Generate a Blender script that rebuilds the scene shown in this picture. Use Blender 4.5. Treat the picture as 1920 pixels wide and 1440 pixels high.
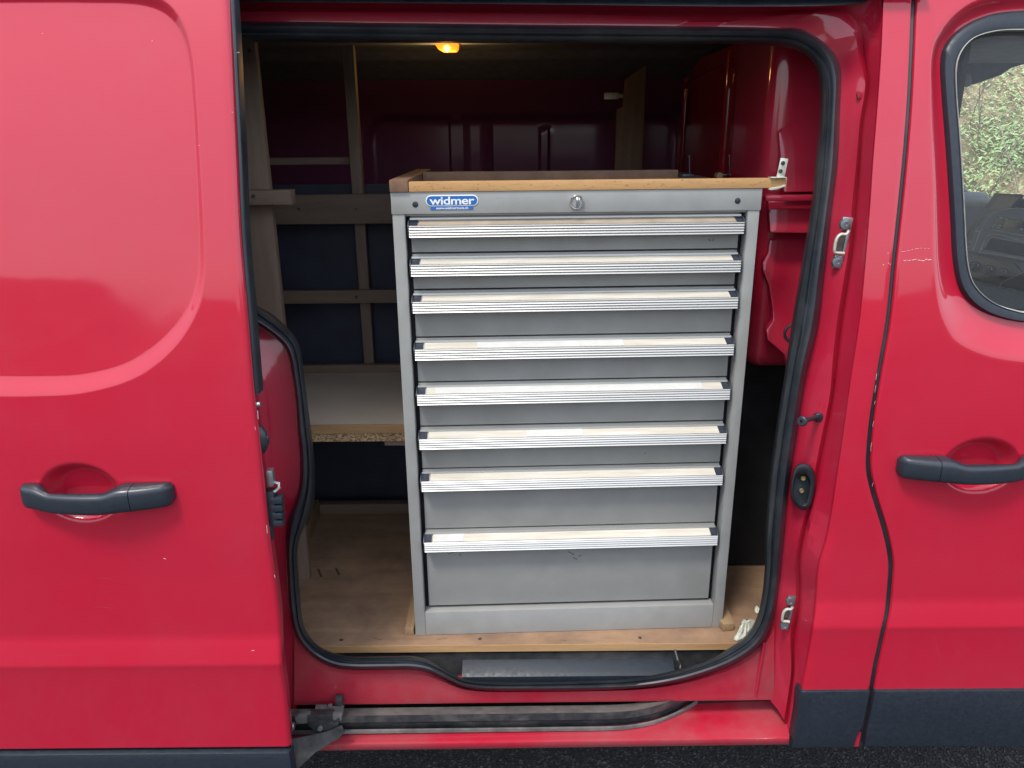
import bpy, bmesh, math, random
import numpy as np
from mathutils import Vector, Matrix
random.seed(7)
R = math.radians
D = bpy.data
for o in list(D.objects): D.objects.remove(o)
scene = bpy.context.scene
C = scene.collection

# ------------------------------------------------------------------ camera, sky, sun, exposure
CAM = Vector((0, -1.35, 1.70)); PITCH = 18.184; ROLL = -0.479; F = 1442.0
cam = D.cameras.new('camera'); co = D.objects.new('camera', cam); C.objects.link(co)
cam.sensor_width = 36; cam.lens = 36 * F / 1920; cam.clip_start = .02; cam.clip_end = 500
p_, r_ = R(PITCH), -R(ROLL)
fwd = Vector((0, math.cos(p_), -math.sin(p_)))
ri0 = Vector((1, 0, 0)); up0 = ri0.cross(fwd)
pr = 0.31737123; rr = -0.00836366
fwd = Vector((0, math.cos(pr), -math.sin(pr))); up0 = ri0.cross(fwd)
RI = math.cos(rr) * ri0 + math.sin(rr) * up0
UP = -math.sin(rr) * ri0 + math.cos(rr) * up0
co.matrix_world = Matrix(((RI.x, UP.x, -fwd.x, CAM.x), (RI.y, UP.y, -fwd.y, CAM.y), (RI.z, UP.z, -fwd.z, CAM.z), (0, 0, 0, 1)))
scene.camera = co
scene.render.resolution_x = 1024; scene.render.resolution_y = 768
scene.view_settings.view_transform = 'Standard'; scene.view_settings.look = 'None'
scene.view_settings.exposure = 1.12; scene.view_settings.gamma = 1
scene.view_settings.use_curve_mapping = False

SUN_EL, SUN_AZ = 61.0, 215.0        # azimuth: compass style, 180 = behind the camera side
w = D.worlds.new('World'); scene.world = w; w.use_nodes = True
nt = w.node_tree; nt.nodes.clear()
sky = nt.nodes.new('ShaderNodeTexSky'); sky.sky_type = 'NISHITA'; sky.sun_disc = False
sky.sun_elevation = R(SUN_EL); sky.sun_rotation = R(SUN_AZ); sky.dust_density = 2.5; sky.air_density = 1.2
mx = nt.nodes.new('ShaderNodeMixRGB'); mx.inputs[0].default_value = .55; mx.inputs[2].default_value = (7.6, 8.3, 9.6, 1)
tc = nt.nodes.new('ShaderNodeTexCoord'); ns = nt.nodes.new('ShaderNodeTexNoise'); ns.inputs['Scale'].default_value = 1.6
ns.inputs['Detail'].default_value = 6
cr = nt.nodes.new('ShaderNodeMapRange'); cr.inputs[1].default_value = .35; cr.inputs[2].default_value = .65; cr.inputs[3].default_value = .35; cr.inputs[4].default_value = .9
nt.links.new(tc.outputs['Generated'], ns.inputs['Vector']); nt.links.new(ns.outputs['Fac'], cr.inputs[0]); nt.links.new(cr.outputs[0], mx.inputs[0])
bg = nt.nodes.new('ShaderNodeBackground'); bg.inputs[1].default_value = .12
ou = nt.nodes.new('ShaderNodeOutputWorld')
nt.links.new(sky.outputs[0], mx.inputs[1]); nt.links.new(mx.outputs[0], bg.inputs[0]); nt.links.new(bg.outputs[0], ou.inputs[0])
sl = D.lights.new('sun', 'SUN'); sl.energy = 1.4; sl.angle = R(12); sl.color = (1, .96, .9)
so = D.objects.new('sun', sl); C.objects.link(so)
az, el = R(SUN_AZ), R(SUN_EL)
sd = Vector((math.sin(az) * math.cos(el), math.cos(az) * math.cos(el), math.sin(el)))
so.rotation_euler = sd.to_track_quat('Z', 'Y').to_euler()

# ------------------------------------------------------------------ helpers
def ray(u, v): return RI * float((u - 960) / F) - UP * float((v - 720) / F) + fwd
def W(u, v, y):
    d = ray(u, v); return CAM + d * ((y - CAM.y) / d.y)
def WZ(u, v, z):
    d = ray(u, v); return CAM + d * ((z - CAM.z) / d.z)
def WX(u, v, x):
    d = ray(u, v); return CAM + d * ((x - CAM.x) / d.x)
def WP(u, v, p, n):
    d = ray(u, v); return CAM + d * ((p - CAM).dot(n) / d.dot(n))
_SZ = np.array([0.2, .40, .50, .60, .69, .7175, .7235, .7295, .765, .778, .79, .9, 1.0, 1.15, 1.3, 1.45, 1.6, 1.75, 1.9, 2.05])
_SY = np.array([.02, .012, .007, .0025, -.0025, -.0050, -.0060, -.0050, .0016, .0042, .0050, .0046, .003, .004, .011, .026, .048, .078, .118, .17])
def _mk():
    h = np.diff(_SZ); d = np.diff(_SY) / h; m = np.zeros(len(_SZ)); m[0] = d[0]; m[-1] = d[-1]
    for i in range(1, len(d)):
        if d[i-1] * d[i] > 0:
            w1 = 2 * h[i] + h[i-1]; w2 = h[i] + 2 * h[i-1]; m[i] = (w1 + w2) / (w1 / d[i-1] + w2 / d[i])
    return h, m
_h, _m = _mk()
def S(z):
    z = np.clip(z, _SZ[0], _SZ[-1]); i = np.clip(np.searchsorted(_SZ, z) - 1, 0, len(_SZ) - 2)
    t = (z - _SZ[i]) / _h[i]
    return ((2*t**3 - 3*t**2 + 1) * _SY[i] + (t**3 - 2*t**2 + t) * _h[i] * _m[i] + (-2*t**3 + 3*t**2) * _SY[i+1] + (t**3 - t**2) * _h[i] * _m[i+1])
def PS(u, v, off=0):
    y = off
    for _ in range(6):
        p = W(u, v, y); y = float(S(p.z)) + off
    return W(u, v, y)

def cat(pts, n, closed=False):
    P = np.array(pts, float); m = len(P)
    if closed: P = np.vstack([P[-1], P, P[0], P[1]])
    else: P = np.vstack([2*P[0]-P[1], P, 2*P[-1]-P[-2]])
    out = []
    seg = m if closed else m - 1
    for i in range(seg):
        a, b, c, d = P[i], P[i+1], P[i+2], P[i+3]
        d1 = np.linalg.norm((b-a)[:2])**.5 + 1e-6; d2 = np.linalg.norm((c-b)[:2])**.5 + 1e-6; d3 = np.linalg.norm((d-c)[:2])**.5 + 1e-6
        for t in np.linspace(0, 1, 24, endpoint=False):
            m1 = (b-a)/d1 - (c-a)/(d1+d2) + (c-b)/d2; m2 = (c-b)/d2 - (d-b)/(d2+d3) + (d-c)/d3
            m1 = m1*d2; m2 = m2*d2
            out.append((2*t**3-3*t**2+1)*b + (t**3-2*t**2+t)*m1 + (-2*t**3+3*t**2)*c + (t**3-t**2)*m2)
    out.append(out[0] if closed else P[-2]); out = np.array(out)
    s = np.r_[0, np.cumsum(np.linalg.norm(np.diff(out[:, :2], axis=0), axis=1))]
    q = np.linspace(0, s[-1], n + (1 if closed else 0))
    if closed: q = q[:-1]
    return np.stack([np.interp(q, s, out[:, k]) for k in range(out.shape[1])], 1)

def inherit(o, parent):
    if parent is None: return
    o.parent = parent
    if parent.type == 'EMPTY' and parent.get('_w'): o.location = -Vector(parent.location)
def link(name, me, mat, parent=None, smooth=True, angle=32):
    o = D.objects.new(name, me); C.objects.link(o)
    if mat is not None and not me.materials: me.materials.append(mat)
    if smooth:
        bm = bmesh.new(); bm.from_mesh(me)
        for f in bm.faces: f.smooth = True
        for e in bm.edges:
            if len(e.link_faces) == 2 and e.calc_face_angle(0) > R(angle): e.smooth = False
        bm.to_mesh(me); bm.free()
    inherit(o, parent); return o
def mesh(name, vs, fs, mat, parent=None, smooth=True, angle=32, fix=True):
    me = D.meshes.new(name); me.from_pydata([tuple(v) for v in vs], [], fs); me.update()
    if fix:
        bm = bmesh.new(); bm.from_mesh(me); bmesh.ops.recalc_face_normals(bm, faces=bm.faces); bm.to_mesh(me); bm.free()
    return link(name, me, mat, parent, smooth, angle)
def thing(name, loc, label, cat_, group=None, world=True, rz=0):
    o = D.objects.new(name, None); C.objects.link(o); o.location = loc; o.rotation_euler = (0, 0, rz); o.empty_display_size = .05
    o['label'] = label; o['category'] = cat_
    if group: o['group'] = group
    if world: o['_w'] = 1
    return o
def tag(o, label, cat_, group=None):
    o['label'] = label; o['category'] = cat_
    if group: o['group'] = group
    return o
class MB:
    """collects shapes into one mesh"""
    def __init__(s): s.v = []; s.f = []
    def add(s, vs, fs):
        k = len(s.v); s.v += [Vector(v) for v in vs]; s.f += [tuple(i + k for i in f) for f in fs]; return s
    def box(s, x0, x1, y0, y1, z0, z1, b=0.0, M=None):
        bm = bmesh.new(); bmesh.ops.create_cube(bm, size=1)
        for v in bm.verts: v.co = Vector(((x0+x1)/2 + v.co.x*(x1-x0), (y0+y1)/2 + v.co.y*(y1-y0), (z0+z1)/2 + v.co.z*(z1-z0)))
        if b: bmesh.ops.bevel(bm, geom=bm.edges[:], offset=b, segments=2 if b < .02 else 6, profile=.6, affect='EDGES')
        return s.bm(bm, M)
    def bm(s, bm, M=None):
        if M is not None: bm.transform(M)
        bm.verts.index_update(); s.add([v.co.copy() for v in bm.verts], [tuple(v.index for v in f.verts) for f in bm.faces]); bm.free(); return s
    def cyl(s, c, r, h, axis='Z', n=24, b=0.0, r2=None, M=None):
        bm = bmesh.new(); bmesh.ops.create_cone(bm, cap_ends=True, segments=n, radius1=r, radius2=r if r2 is None else r2, depth=h)
        if b:
            es = [e for e in bm.edges if len(e.link_faces) == 2 and e.calc_face_angle(0) > 1]
            bmesh.ops.bevel(bm, geom=es, offset=b, segments=2, profile=.6, affect='EDGES')
        if axis == 'Y': bm.transform(Matrix.Rotation(R(90), 4, 'X'))
        if axis == 'X': bm.transform(Matrix.Rotation(R(90), 4, 'Y'))
        bm.transform(Matrix.Translation(Vector(c))); return s.bm(bm, M)
    def prism(s, pts, dvec, b=0.0):
        """closed polygon of 3d points extruded by dvec"""
        n = len(pts); d = Vector(dvec)
        bm = bmesh.new(); a = [bm.verts.new(Vector(p)) for p in pts]; c = [bm.verts.new(Vector(p) + d) for p in pts]
        bm.faces.new(a); bm.faces.new(c[::-1])
        for i in range(n): bm.faces.new((a[i], c[i], c[(i+1) % n], a[(i+1) % n]))
        bmesh.ops.recalc_face_normals(bm, faces=bm.faces)
        if b: bmesh.ops.bevel(bm, geom=[e for e in bm.edges if e.calc_face_angle(0) > .6], offset=b, segments=2, profile=.6, affect='EDGES')
        return s.bm(bm)
    def tube(s, pts, r, n=8, closed=False, flat=1.0):
        P = [Vector(p) for p in pts]; m = len(P); vs = []; fs = []
        rs = r if isinstance(r, (list, tuple)) else [r] * m
        ref = Vector((0, 0, 1))
        for i in range(m):
            t = (P[(i+1) % m] - P[i-1]) if (closed or 0 < i < m-1) else (P[1]-P[0] if i == 0 else P[-1]-P[-2])
            t.normalize(); a = t.cross(ref)
            if a.length < .1: a = t.cross(Vector((0, 1, 0)))
            a.normalize(); b = t.cross(a)
            for k in range(n):
                q = 2*math.pi*k/n; vs.append(P[i] + (a*math.cos(q) + b*math.sin(q)*flat) * rs[i])
        for i in range(m if closed else m-1):
            for k in range(n):
                j = (i+1) % m; fs.append((i*n+k, i*n+(k+1) % n, j*n+(k+1) % n, j*n+k))
        if not closed: fs.append(tuple(range(n))[::-1]); fs.append(tuple(range((m-1)*n, m*n)))
        return s.add(vs, fs)
    def lathe(s, prof, c, axis='Y', n=32, M=None):
        """profile (r, h) revolved; +h runs along +axis"""
        vs = []; fs = []
        for r, h in prof:
            for k in range(n):
                q = 2*math.pi*k/n
                v = Vector((r*math.cos(q), h, r*math.sin(q))) if axis == 'Y' else (Vector((h, r*math.cos(q), r*math.sin(q))) if axis == 'X' else Vector((r*math.cos(q), r*math.sin(q), h)))
                vs.append((M @ v if M else v) + Vector(c))
        m = len(prof)
        for i in range(m-1):
            for k in range(n): fs.append((i*n+k, i*n+(k+1) % n, (i+1)*n+(k+1) % n, (i+1)*n+k))
        fs.append(tuple(range(n))); fs.append(tuple(range((m-1)*n, m*n)))
        return s.add(vs, fs)
    def out(s, name, mat, parent=None, smooth=True, angle=32): return mesh(name, s.v, s.f, mat, parent, smooth, angle)
def box(name, x0, x1, y0, y1, z0, z1, mat, parent=None, b=0.0): return MB().box(x0, x1, y0, y1, z0, z1, b).out(name, mat, parent)
def loft(name, curves, mat, parent=None, n=120, closed=False, fn=PS, angle=32, thick=0, wrap=False):
    """curves: lists of (u, v, off) on the body skin"""
    V = []
    for c in curves:
        Q = cat(c, n, closed)
        V.append([fn(*q) for q in Q])
    return grid(name, V, mat, parent, closed, angle, thick)
def grid(name, V, mat, parent=None, closed=False, angle=32, thick=0):
    n = len(V[0]); vs = [p for r in V for p in r]; fs = []
    for i in range(len(V)-1):
        for k in range(n if closed else n-1):
            fs.append((i*n+k, i*n+(k+1) % n, (i+1)*n+(k+1) % n, (i+1)*n+k))
    o = mesh(name, vs, fs, mat, parent, True, angle, fix=False)
    # make the sheet face the camera side
    me = o.data; s = sum(p.normal.y * p.area for p in me.polygons)
    if s > 0: me.flip_normals()
    if thick:
        md = o.modifiers.new('thickness', 'SOLIDIFY'); md.thickness = thick; md.offset = -1
    return o

# ------------------------------------------------------------------ materials
def newmat(name):
    m = D.materials.new(name); m.use_nodes = True; return m, m.node_tree, m.node_tree.nodes['Principled BSDF']
def setp(b, **k):
    mp = dict(col='Base Color', rough='Roughness', metal='Metallic', spec='Specular IOR Level', coat='Coat Weight', crough='Coat Roughness', ior='IOR')
    for a, v in k.items(): b.inputs[mp[a]].default_value = (*v, 1) if isinstance(v, tuple) else v
def N(nt, t, **k):
    n = nt.nodes.new(t)
    for a, v in k.items():
        if a in n.inputs: n.inputs[a].default_value = v
        else: setattr(n, a, v)
    return n
def coords(nt, scale=(1, 1, 1)):
    tc = nt.nodes.new('ShaderNodeTexCoord'); mp = nt.nodes.new('ShaderNodeMapping'); mp.inputs['Scale'].default_value = scale
    nt.links.new(tc.outputs['Object'], mp.inputs['Vector']); return mp.outputs[0]
def ramp(nt, fac, stops):
    r = nt.nodes.new('ShaderNodeValToRGB'); e = r.color_ramp.elements
    while len(e) < len(stops): e.new(.5)
    for i, (p, c) in enumerate(stops): e[i].position = p; e[i].color = (*c, 1) if len(c) == 3 else c
    nt.links.new(fac, r.inputs[0]); return r.outputs[0]
def bumpn(nt, b, h, st=.2, dist=.001, inp='Normal'):
    n = nt.nodes.new('ShaderNodeBump'); n.inputs['Strength'].default_value = st; n.inputs['Distance'].default_value = dist
    nt.links.new(h, n.inputs['Height']); nt.links.new(n.outputs[0], b.inputs[inp]); return n
def mixc(nt, fac, a, b):
    m = nt.nodes.new('ShaderNodeMixRGB')
    for i, x in ((0, fac), (1, a), (2, b)):
        if hasattr(x, 'links'): nt.links.new(x, m.inputs[i])
        else: m.inputs[i].default_value = x if not isinstance(x, tuple) else (*x, 1)
    return m.outputs[0]
def noise(nt, vec, scale, detail=4, rough=.55):
    n = N(nt, 'ShaderNodeTexNoise'); n.inputs['Scale'].default_value = scale; n.inputs['Detail'].default_value = detail; n.inputs['Roughness'].default_value = rough
    nt.links.new(vec, n.inputs['Vector']); return n.outputs['Fac']

def paint(name, col, dust=.35, dirt=(.24, .10, .12), rough=.42, crough=.04, wave=.25, specks=True):
    m, nt, b = newmat(name); setp(b, col=col, rough=rough, coat=1.0, crough=crough, spec=.12)
    v = coords(nt)
    dn = noise(nt, v, 3.2, 8, .65)
    d2 = noise(nt, coords(nt, (1, 1, .35)), 9, 6, .6)
    df = ramp(nt, dn, [(.35, (0, 0, 0)), (.8, (dust, dust, dust))])
    df2 = ramp(nt, d2, [(.52, (0, 0, 0)), (.8, (dust*.5,)*3)])
    ad = N(nt, 'ShaderNodeMath', operation='ADD'); nt.links.new(df, ad.inputs[0]); nt.links.new(df2, ad.inputs[1])
    c = mixc(nt, ad.outputs[0], col, dirt)
    if specks:
        vo = N(nt, 'ShaderNodeTexVoronoi'); vo.inputs['Scale'].default_value = 60; nt.links.new(v, vo.inputs['Vector'])
        sp = ramp(nt, vo.outputs['Distance'], [(.012, (1, 1, 1)), (.03, (0, 0, 0))])
        gate = ramp(nt, noise(nt, v, 6, 2), [(.62, (0, 0, 0)), (.66, (1, 1, 1))])
        mu = N(nt, 'ShaderNodeMath', operation='MULTIPLY'); nt.links.new(sp, mu.inputs[0]); nt.links.new(gate, mu.inputs[1])
        c = mixc(nt, mu.outputs[0], c, (.55, .45, .42))
    nt.links.new(c, b.inputs['Base Color'])
    rr2 = ramp(nt, dn, [(.3, (crough,)*3), (.8, (crough + .09,)*3)]); nt.links.new(rr2, b.inputs['Coat Roughness'])
    if wave:
        h = noise(nt, v, 2.4, 2, .4); bumpn(nt, b, h, wave, .006, 'Coat Normal')
    return m
KA = .74
def plain(name, col, rough=.5, metal=0.0, var=.25, scale=40, bump=.0, coat=0.0, spec=.5, dirt=None, dirtamt=.5):
    if metal < .5: col = tuple(x*KA for x in col)
    m, nt, b = newmat(name); setp(b, col=col, rough=rough, metal=metal, coat=coat, spec=spec)
    v = coords(nt); n = noise(nt, v, scale, 6)
    lo = tuple(x*(1-var) for x in col); hi = tuple(min(1, x*(1+var)) for x in col)
    c = ramp(nt, n, [(.3, lo), (.7, hi)])
    if dirt:
        dm = ramp(nt, noise(nt, v, scale*.22, 7, .65), [(.45, (0, 0, 0)), (.75, (dirtamt,)*3)]); c = mixc(nt, dm, c, dirt)
    nt.links.new(c, b.inputs['Base Color'])
    rn = ramp(nt, noise(nt, v, scale*.5, 5), [(.3, (max(.02, rough*.8),)*3), (.7, (min(1, rough*1.2),)*3)]); nt.links.new(rn, b.inputs['Roughness'])
    if bump: bumpn(nt, b, n, bump, .0008)
    return m
def wood(name, c1, c2, along='X', scale=1, rough=.65, dirt=None, knots=True):
    c1 = tuple(x*KA for x in c1); c2 = tuple(x*KA for x in c2)
    m, nt, b = newmat(name); setp(b, rough=rough, spec=.3)
    st = {'X': (1.2, 14, 14), 'Y': (14, 1.2, 14), 'Z': (14, 14, 1.2)}[along]
    st = tuple(s*scale for s in st)
    v = coords(nt, st); n1 = noise(nt, v, 3.2, 7, .62)
    st2 = tuple(s*4 for s in st); n2 = noise(nt, coords(nt, st2), 5, 4, .6)
    c = ramp(nt, n1, [(.25, c2), (.5, tuple((a+b2)/2 for a, b2 in zip(c1, c2))), (.72, c1)])
    c = mixc(nt, ramp(nt, n2, [(.55, (0, 0, 0)), (.8, (.45,)*3)]), c, tuple(x*.45 for x in c2))
    if dirt:
        dm = ramp(nt, noise(nt, coords(nt), 6, 8, .7), [(.42, (0, 0, 0)), (.72, (.7,)*3)]); c = mixc(nt, dm, c, dirt)
    nt.links.new(c, b.inputs['Base Color']); bumpn(nt, b, n2, .35, .0008); return m

RED = (.42, .006, .027)
M_paint = paint('red_car_paint', RED, dust=.10, wave=.6, crough=.025)
M_paint_in = paint('red_inner_paint', (.38, .007, .030), dust=.25, rough=.4, crough=.05, wave=.8)
M_paint_dusty = paint('red_sill_paint_dusty', (.38, .008, .028), dust=.5, dirt=(.2, .15, .14), rough=.45, crough=.08, wave=.5)
M_rubber = plain('black_rubber_seal', (.013, .018, .025), .40, var=.25, scale=25, bump=.08, dirt=(.12, .12, .12), dirtamt=.22)
M_plastic = plain('black_textured_plastic', (.014, .021, .032), .5, var=.15, scale=220, bump=.2, dirt=(.03, .04, .05), dirtamt=.15)
M_plastic_dusty = plain('dusty_black_plastic', (.03, .032, .035), .6, var=.3, scale=60, bump=.2, dirt=(.2, .18, .16), dirtamt=.55)
M_handle = plain('handle_plastic', (.022, .029, .040), .36, var=.12, scale=300, bump=.12, spec=.55)
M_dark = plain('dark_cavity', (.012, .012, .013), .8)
M_grey = plain('grey_enamel', (.36, .36, .342), .36, var=.06, scale=18, bump=.03, dirt=(.17, .155, .13), dirtamt=.4)
M_grey_d = plain('grey_drawer_enamel', (.31, .31, .293), .42, var=.06, scale=14, bump=.03, dirt=(.15, .14, .12), dirtamt=.4)
M_cabin = plain('cabinet_inside', (.02, .022, .03), .6)
M_plank = wood('raw_spruce', (.30, .22, .165), (.21, .15, .11), 'Z')
M_plank_x = wood('raw_spruce_lengthwise', (.28, .20, .15), (.20, .135, .10), 'X')
M_plank_y = wood('raw_spruce_crosswise', (.40, .27, .15), (.28, .17, .09), 'Y')
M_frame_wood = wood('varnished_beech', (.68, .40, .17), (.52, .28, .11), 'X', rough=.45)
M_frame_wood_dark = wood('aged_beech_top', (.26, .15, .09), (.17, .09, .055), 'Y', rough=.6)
M_floor = wood('worn_plywood', (.42, .26, .155), (.28, .17, .10), 'X', scale=.5, rough=.7, dirt=(.10, .06, .045))
M_edge = wood('plywood_edge', (.56, .34, .16), (.42, .24, .11), 'X', scale=1.4)
M_lam = plain('worn_laminate', (.70, .58, .46), .5, var=.1, scale=6, dirt=(.2, .14, .1), dirtamt=.5)
M_roof = plain('sky_tinted_headliner', (.24, .31, .43), .9, var=.2, scale=30)  # blue-grey includes the tint of skylight and haze on the ceiling
M_navy_shade = plain('navy_shade_tone', (.035, .04, .07), .6, var=.3, scale=10)  # navy tone standing in for the unlit depth of the bay
M_galv = plain('galvanised_steel', (.42, .43, .43), .33, metal=.85, var=.2, scale=60, dirt=(.15, .13, .1), dirtamt=.4)
M_zinc = plain('zinc_plated_steel', (.62, .62, .52), .4, metal=.55, var=.15, scale=80, dirt=(.12, .10, .06), dirtamt=.5)
M_chrome = plain('chrome', (.75, .76, .78), .12, metal=1, var=.05)
M_darkmetal = plain('dusty_dark_steel', (.05, .05, .052), .5, metal=.5, var=.3, scale=50, bump=.2, dirt=(.2, .18, .16), dirtamt=.5)
M_wallpaint = paint('veil_tinted_red_paint', (.15, .05, .14), dust=.2, rough=.45, crough=.1, wave=.8)  # plum instead of red: bluish light veil put into the wall colour
M_rail = plain('dusty_grey_rail', (.13, .125, .12), .7, var=.3, scale=50, bump=.2, dirt=(.22, .2, .18), dirtamt=.7)
M_glass_lamp = None
M_white = plain('white_print', (.92, .91, .88), .5, var=.02)
M_paperlabel = plain('paper_label_white', (.70, .69, .65), .5, var=.06)
M_blue = plain('blue_badge', (.02, .15, .48), .35, var=.05)
M_paper = plain('crumpled_paper', (.62, .62, .52), .7, var=.1, scale=30)
def chip():
    m, nt, b = newmat('chipboard_core'); setp(b, rough=.8, spec=.2)
    v = coords(nt, (1, 1, 2.2)); vo = N(nt, 'ShaderNodeTexVoronoi'); vo.inputs['Scale'].default_value = 260; nt.links.new(v, vo.inputs['Vector'])
    c = ramp(nt, vo.outputs['Color'], [(.2, (.18, .10, .05)), (.5, (.42, .27, .14)), (.8, (.60, .43, .26))])
    c = mixc(nt, ramp(nt, noise(nt, v, 120, 3), [(.55, (0, 0, 0)), (.62, (.8,)*3)]), c, (.1, .06, .035))
    nt.links.new(c, b.inputs['Base Color']); bumpn(nt, b, vo.outputs['Distance'], .5, .001); return m
M_chip = chip()
def alu():
    m, nt, b = newmat('brushed_aluminium'); setp(b, col=(.74, .74, .73), metal=.6, rough=.42)
    v = coords(nt, (1, 30, 30)); n = noise(nt, v, 3, 3)
    nt.links.new(ramp(nt, n, [(.3, (.42, .415, .39)), (.7, (.50, .495, .47))]), b.inputs['Base Color'])
    s = ramp(nt, noise(nt, coords(nt, (14, 90, 90)), 2.2, 5, .7), [(.68, (0, 0, 0)), (.76, (.8,)*3)])
    base = b.inputs['Base Color'].links[0].from_socket
    nt.links.new(mixc(nt, s, base, (.28, .26, .23)), b.inputs['Base Color'])
    return m
M_alu = alu()
def label_mat():
    m, nt, b = newmat('yellowed_label_strip'); setp(b, rough=.22, spec=.5, coat=.3)
    n = noise(nt, coords(nt, (6, 60, 60)), 1.6, 5)
    c = ramp(nt, n, [(.3, (.46, .41, .33)), (.6, (.55, .52, .45)), (.8, (.60, .585, .54))])
    sp = ramp(nt, noise(nt, coords(nt, (60, 200, 200)), 3, 3), [(.7, (0, 0, 0)), (.76, (.6,)*3)])
    nt.links.new(mixc(nt, sp, c, (.3, .24, .18)), b.inputs['Base Color']); return m
M_label = label_mat()
def asphalt():
    m, nt, b = newmat('asphalt'); setp(b, rough=.85, spec=.3)
    v = coords(nt); vo = N(nt, 'ShaderNodeTexVoronoi'); vo.inputs['Scale'].default_value = 170; nt.links.new(v, vo.inputs['Vector'])
    c = ramp(nt, vo.outputs['Color'], [(.1, (.022, .023, .026)), (.7, (.045, .046, .05)), (.95, (.16, .16, .165))])
    c = mixc(nt, ramp(nt, noise(nt, v, 1.5, 5), [(.4, (0, 0, 0)), (.7, (.4,)*3)]), c, (.03, .031, .034))
    nt.links.new(c, b.inputs['Base Color']); bumpn(nt, b, vo.outputs['Distance'], .8, .004); return m
M_asphalt = asphalt()

# ------------------------------------------------------------------ ground and hillside behind the van
g = mesh('ground', [(-60, -60, 0), (60, -60, 0), (60, 4.2, 0), (-60, 4.2, 0)], [(0, 1, 2, 3)], M_asphalt); g['kind'] = 'structure'
g['label'] = 'dark asphalt under and beside the van'
def earth():
    m, nt, b = newmat('leafy_earth'); setp(b, rough=.9, spec=.2)
    v = coords(nt); n = noise(nt, v, 9, 8, .7); n2 = noise(nt, v, 1.3, 4)
    c = ramp(nt, n, [(.3, (.10, .075, .05)), (.5, (.28, .22, .14)), (.62, (.42, .33, .2)), (.75, (.2, .24, .12))])
    c = mixc(nt, ramp(nt, n2, [(.45, (0, 0, 0)), (.6, (.7,)*3)]), c, (.07, .11, .035))
    nt.links.new(c, b.inputs['Base Color']); bumpn(nt, b, n, 1, .05); return m
M_earth = earth()
def hz(x, y):
    t = max(0, y - 4.2); return 0.05 + .95*t*(1 - math.exp(-t*1.2)) + .22*math.sin(x*1.7 + y*1.1)*min(1, t) + .12*math.sin(x*4.1 - y*3.3)*min(1, t)
vs = []; fs = []; nx, ny = 90, 50
for j in range(ny+1):
    for i in range(nx+1):
        x = -22 + 52*i/nx; y = 4.2 + 14*(j/ny)**1.4; vs.append((x, y, hz(x, y) - (.055 if j == 0 else 0)))
for j in range(ny):
    for i in range(nx): a = j*(nx+1)+i; fs.append((a, a+1, a+nx+2, a+nx+1))
hill = mesh('hillside', vs, fs, M_earth, smooth=True, angle=180, fix=False); hill['kind'] = 'structure'
hill['label'] = 'steep bank of earth and undergrowth behind the van'
def leafmat(name, c, v=.35):
    m, nt, b = newmat(name); setp(b, rough=.55, spec=.35)
    n = noise(nt, coords(nt), 14, 4)
    nt.links.new(ramp(nt, n, [(.3, tuple(x*(1-v) for x in c)), (.7, tuple(min(1, x*(1+v)) for x in c))]), b.inputs['Base Color'])
    tr = nt.nodes.new('ShaderNodeBsdfTranslucent'); mxs = nt.nodes.new('ShaderNodeMixShader'); mxs.inputs[0].default_value = .3
    nt.links.new(b.inputs['Base Color'].links[0].from_socket, tr.inputs[0])
    nt.links.new(b.outputs[0], mxs.inputs[1]); nt.links.new(tr.outputs[0], mxs.inputs[2]); nt.links.new(mxs.outputs[0], nt.nodes['Material Output'].inputs[0]); return m
def scatter(name, mat, n, size, asp, spread, label, cat_, xr=(1.5, 7.5), yr=(4.6, 11), lift=(.02, .12), dens=None):
    vs = []; fs = []
    k = 0
    while k < n:
        x = random.uniform(*xr); y = random.uniform(*yr)
        if dens and dens(x, y) < random.random(): continue
        k += 1
        c = Vector((x, y, hz(x, y) + random.uniform(*lift)))
        s = size*random.uniform(.6, 1.4); a = random.uniform(0, 6.28)
        d = Vector((math.cos(a), math.sin(a), random.uniform(-spread, spread))).normalized()
        sd_ = d.cross(Vector((random.uniform(-.5, .5), -1, 1)).normalized()).normalized()*s*asp
        i = len(vs); bend = Vector((0, 0, -s*.25))
        vs += [c - d*s, c + sd_, c + d*s + bend, c - sd_]; fs += [(i, i+1, i+2), (i, i+2, i+3)]
    o = mesh(name, vs, fs, mat, smooth=False, fix=False); o['kind'] = 'stuff'; o['label'] = label; o['category'] = cat_; return o
dz = lambda x, y: min(1, max(0, .5 + .45*math.sin(x*2.3 + 1.6*y) + .35*math.sin(x*5.1 - y*3.7 + 1)))
scatter('fallen_leaves', leafmat('brown_leaves', (.60, .48, .33)), 30000, .016, .5, .5, 'brown fallen leaves lying over the bank', 'leaves', dens=lambda x, y: (1.05 - dz(x, y))*(.45 + .55*min(1, max(0, (y-5)/1.5))))
scatter('yellow_leaves', leafmat('ochre_leaves', (.72, .60, .36)), 16000, .015, .5, .6, 'yellow ochre leaves scattered on the bank', 'leaves', dens=lambda x, y: (1.05 - dz(x+.6, y))**1.5)
scatter('undergrowth', leafmat('green_leaves', (.34, .43, .22)), 30000, .019, .42, .8, 'green ferns and ivy covering the bank', 'undergrowth', lift=(.02, .14), dens=lambda x, y: dz(x, y)**2*(1 - .75*min(1, max(0, (y-5.1)/1.2))))
scatter('bright_undergrowth', leafmat('light_green_leaves', (.45, .62, .30)), 22000, .024, .25, 1.0, 'light green grassy leaves low on the bank', 'undergrowth', yr=(4.6, 8), lift=(.05, .3), dens=lambda x, y: dz(x+.2, y)**2*(1 - .9*min(1, max(0, (y-5.0)/1.0))))
m_twig = plain('bare_twigs', (.33, .27, .2), .8, var=.3)
mb = MB()
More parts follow.
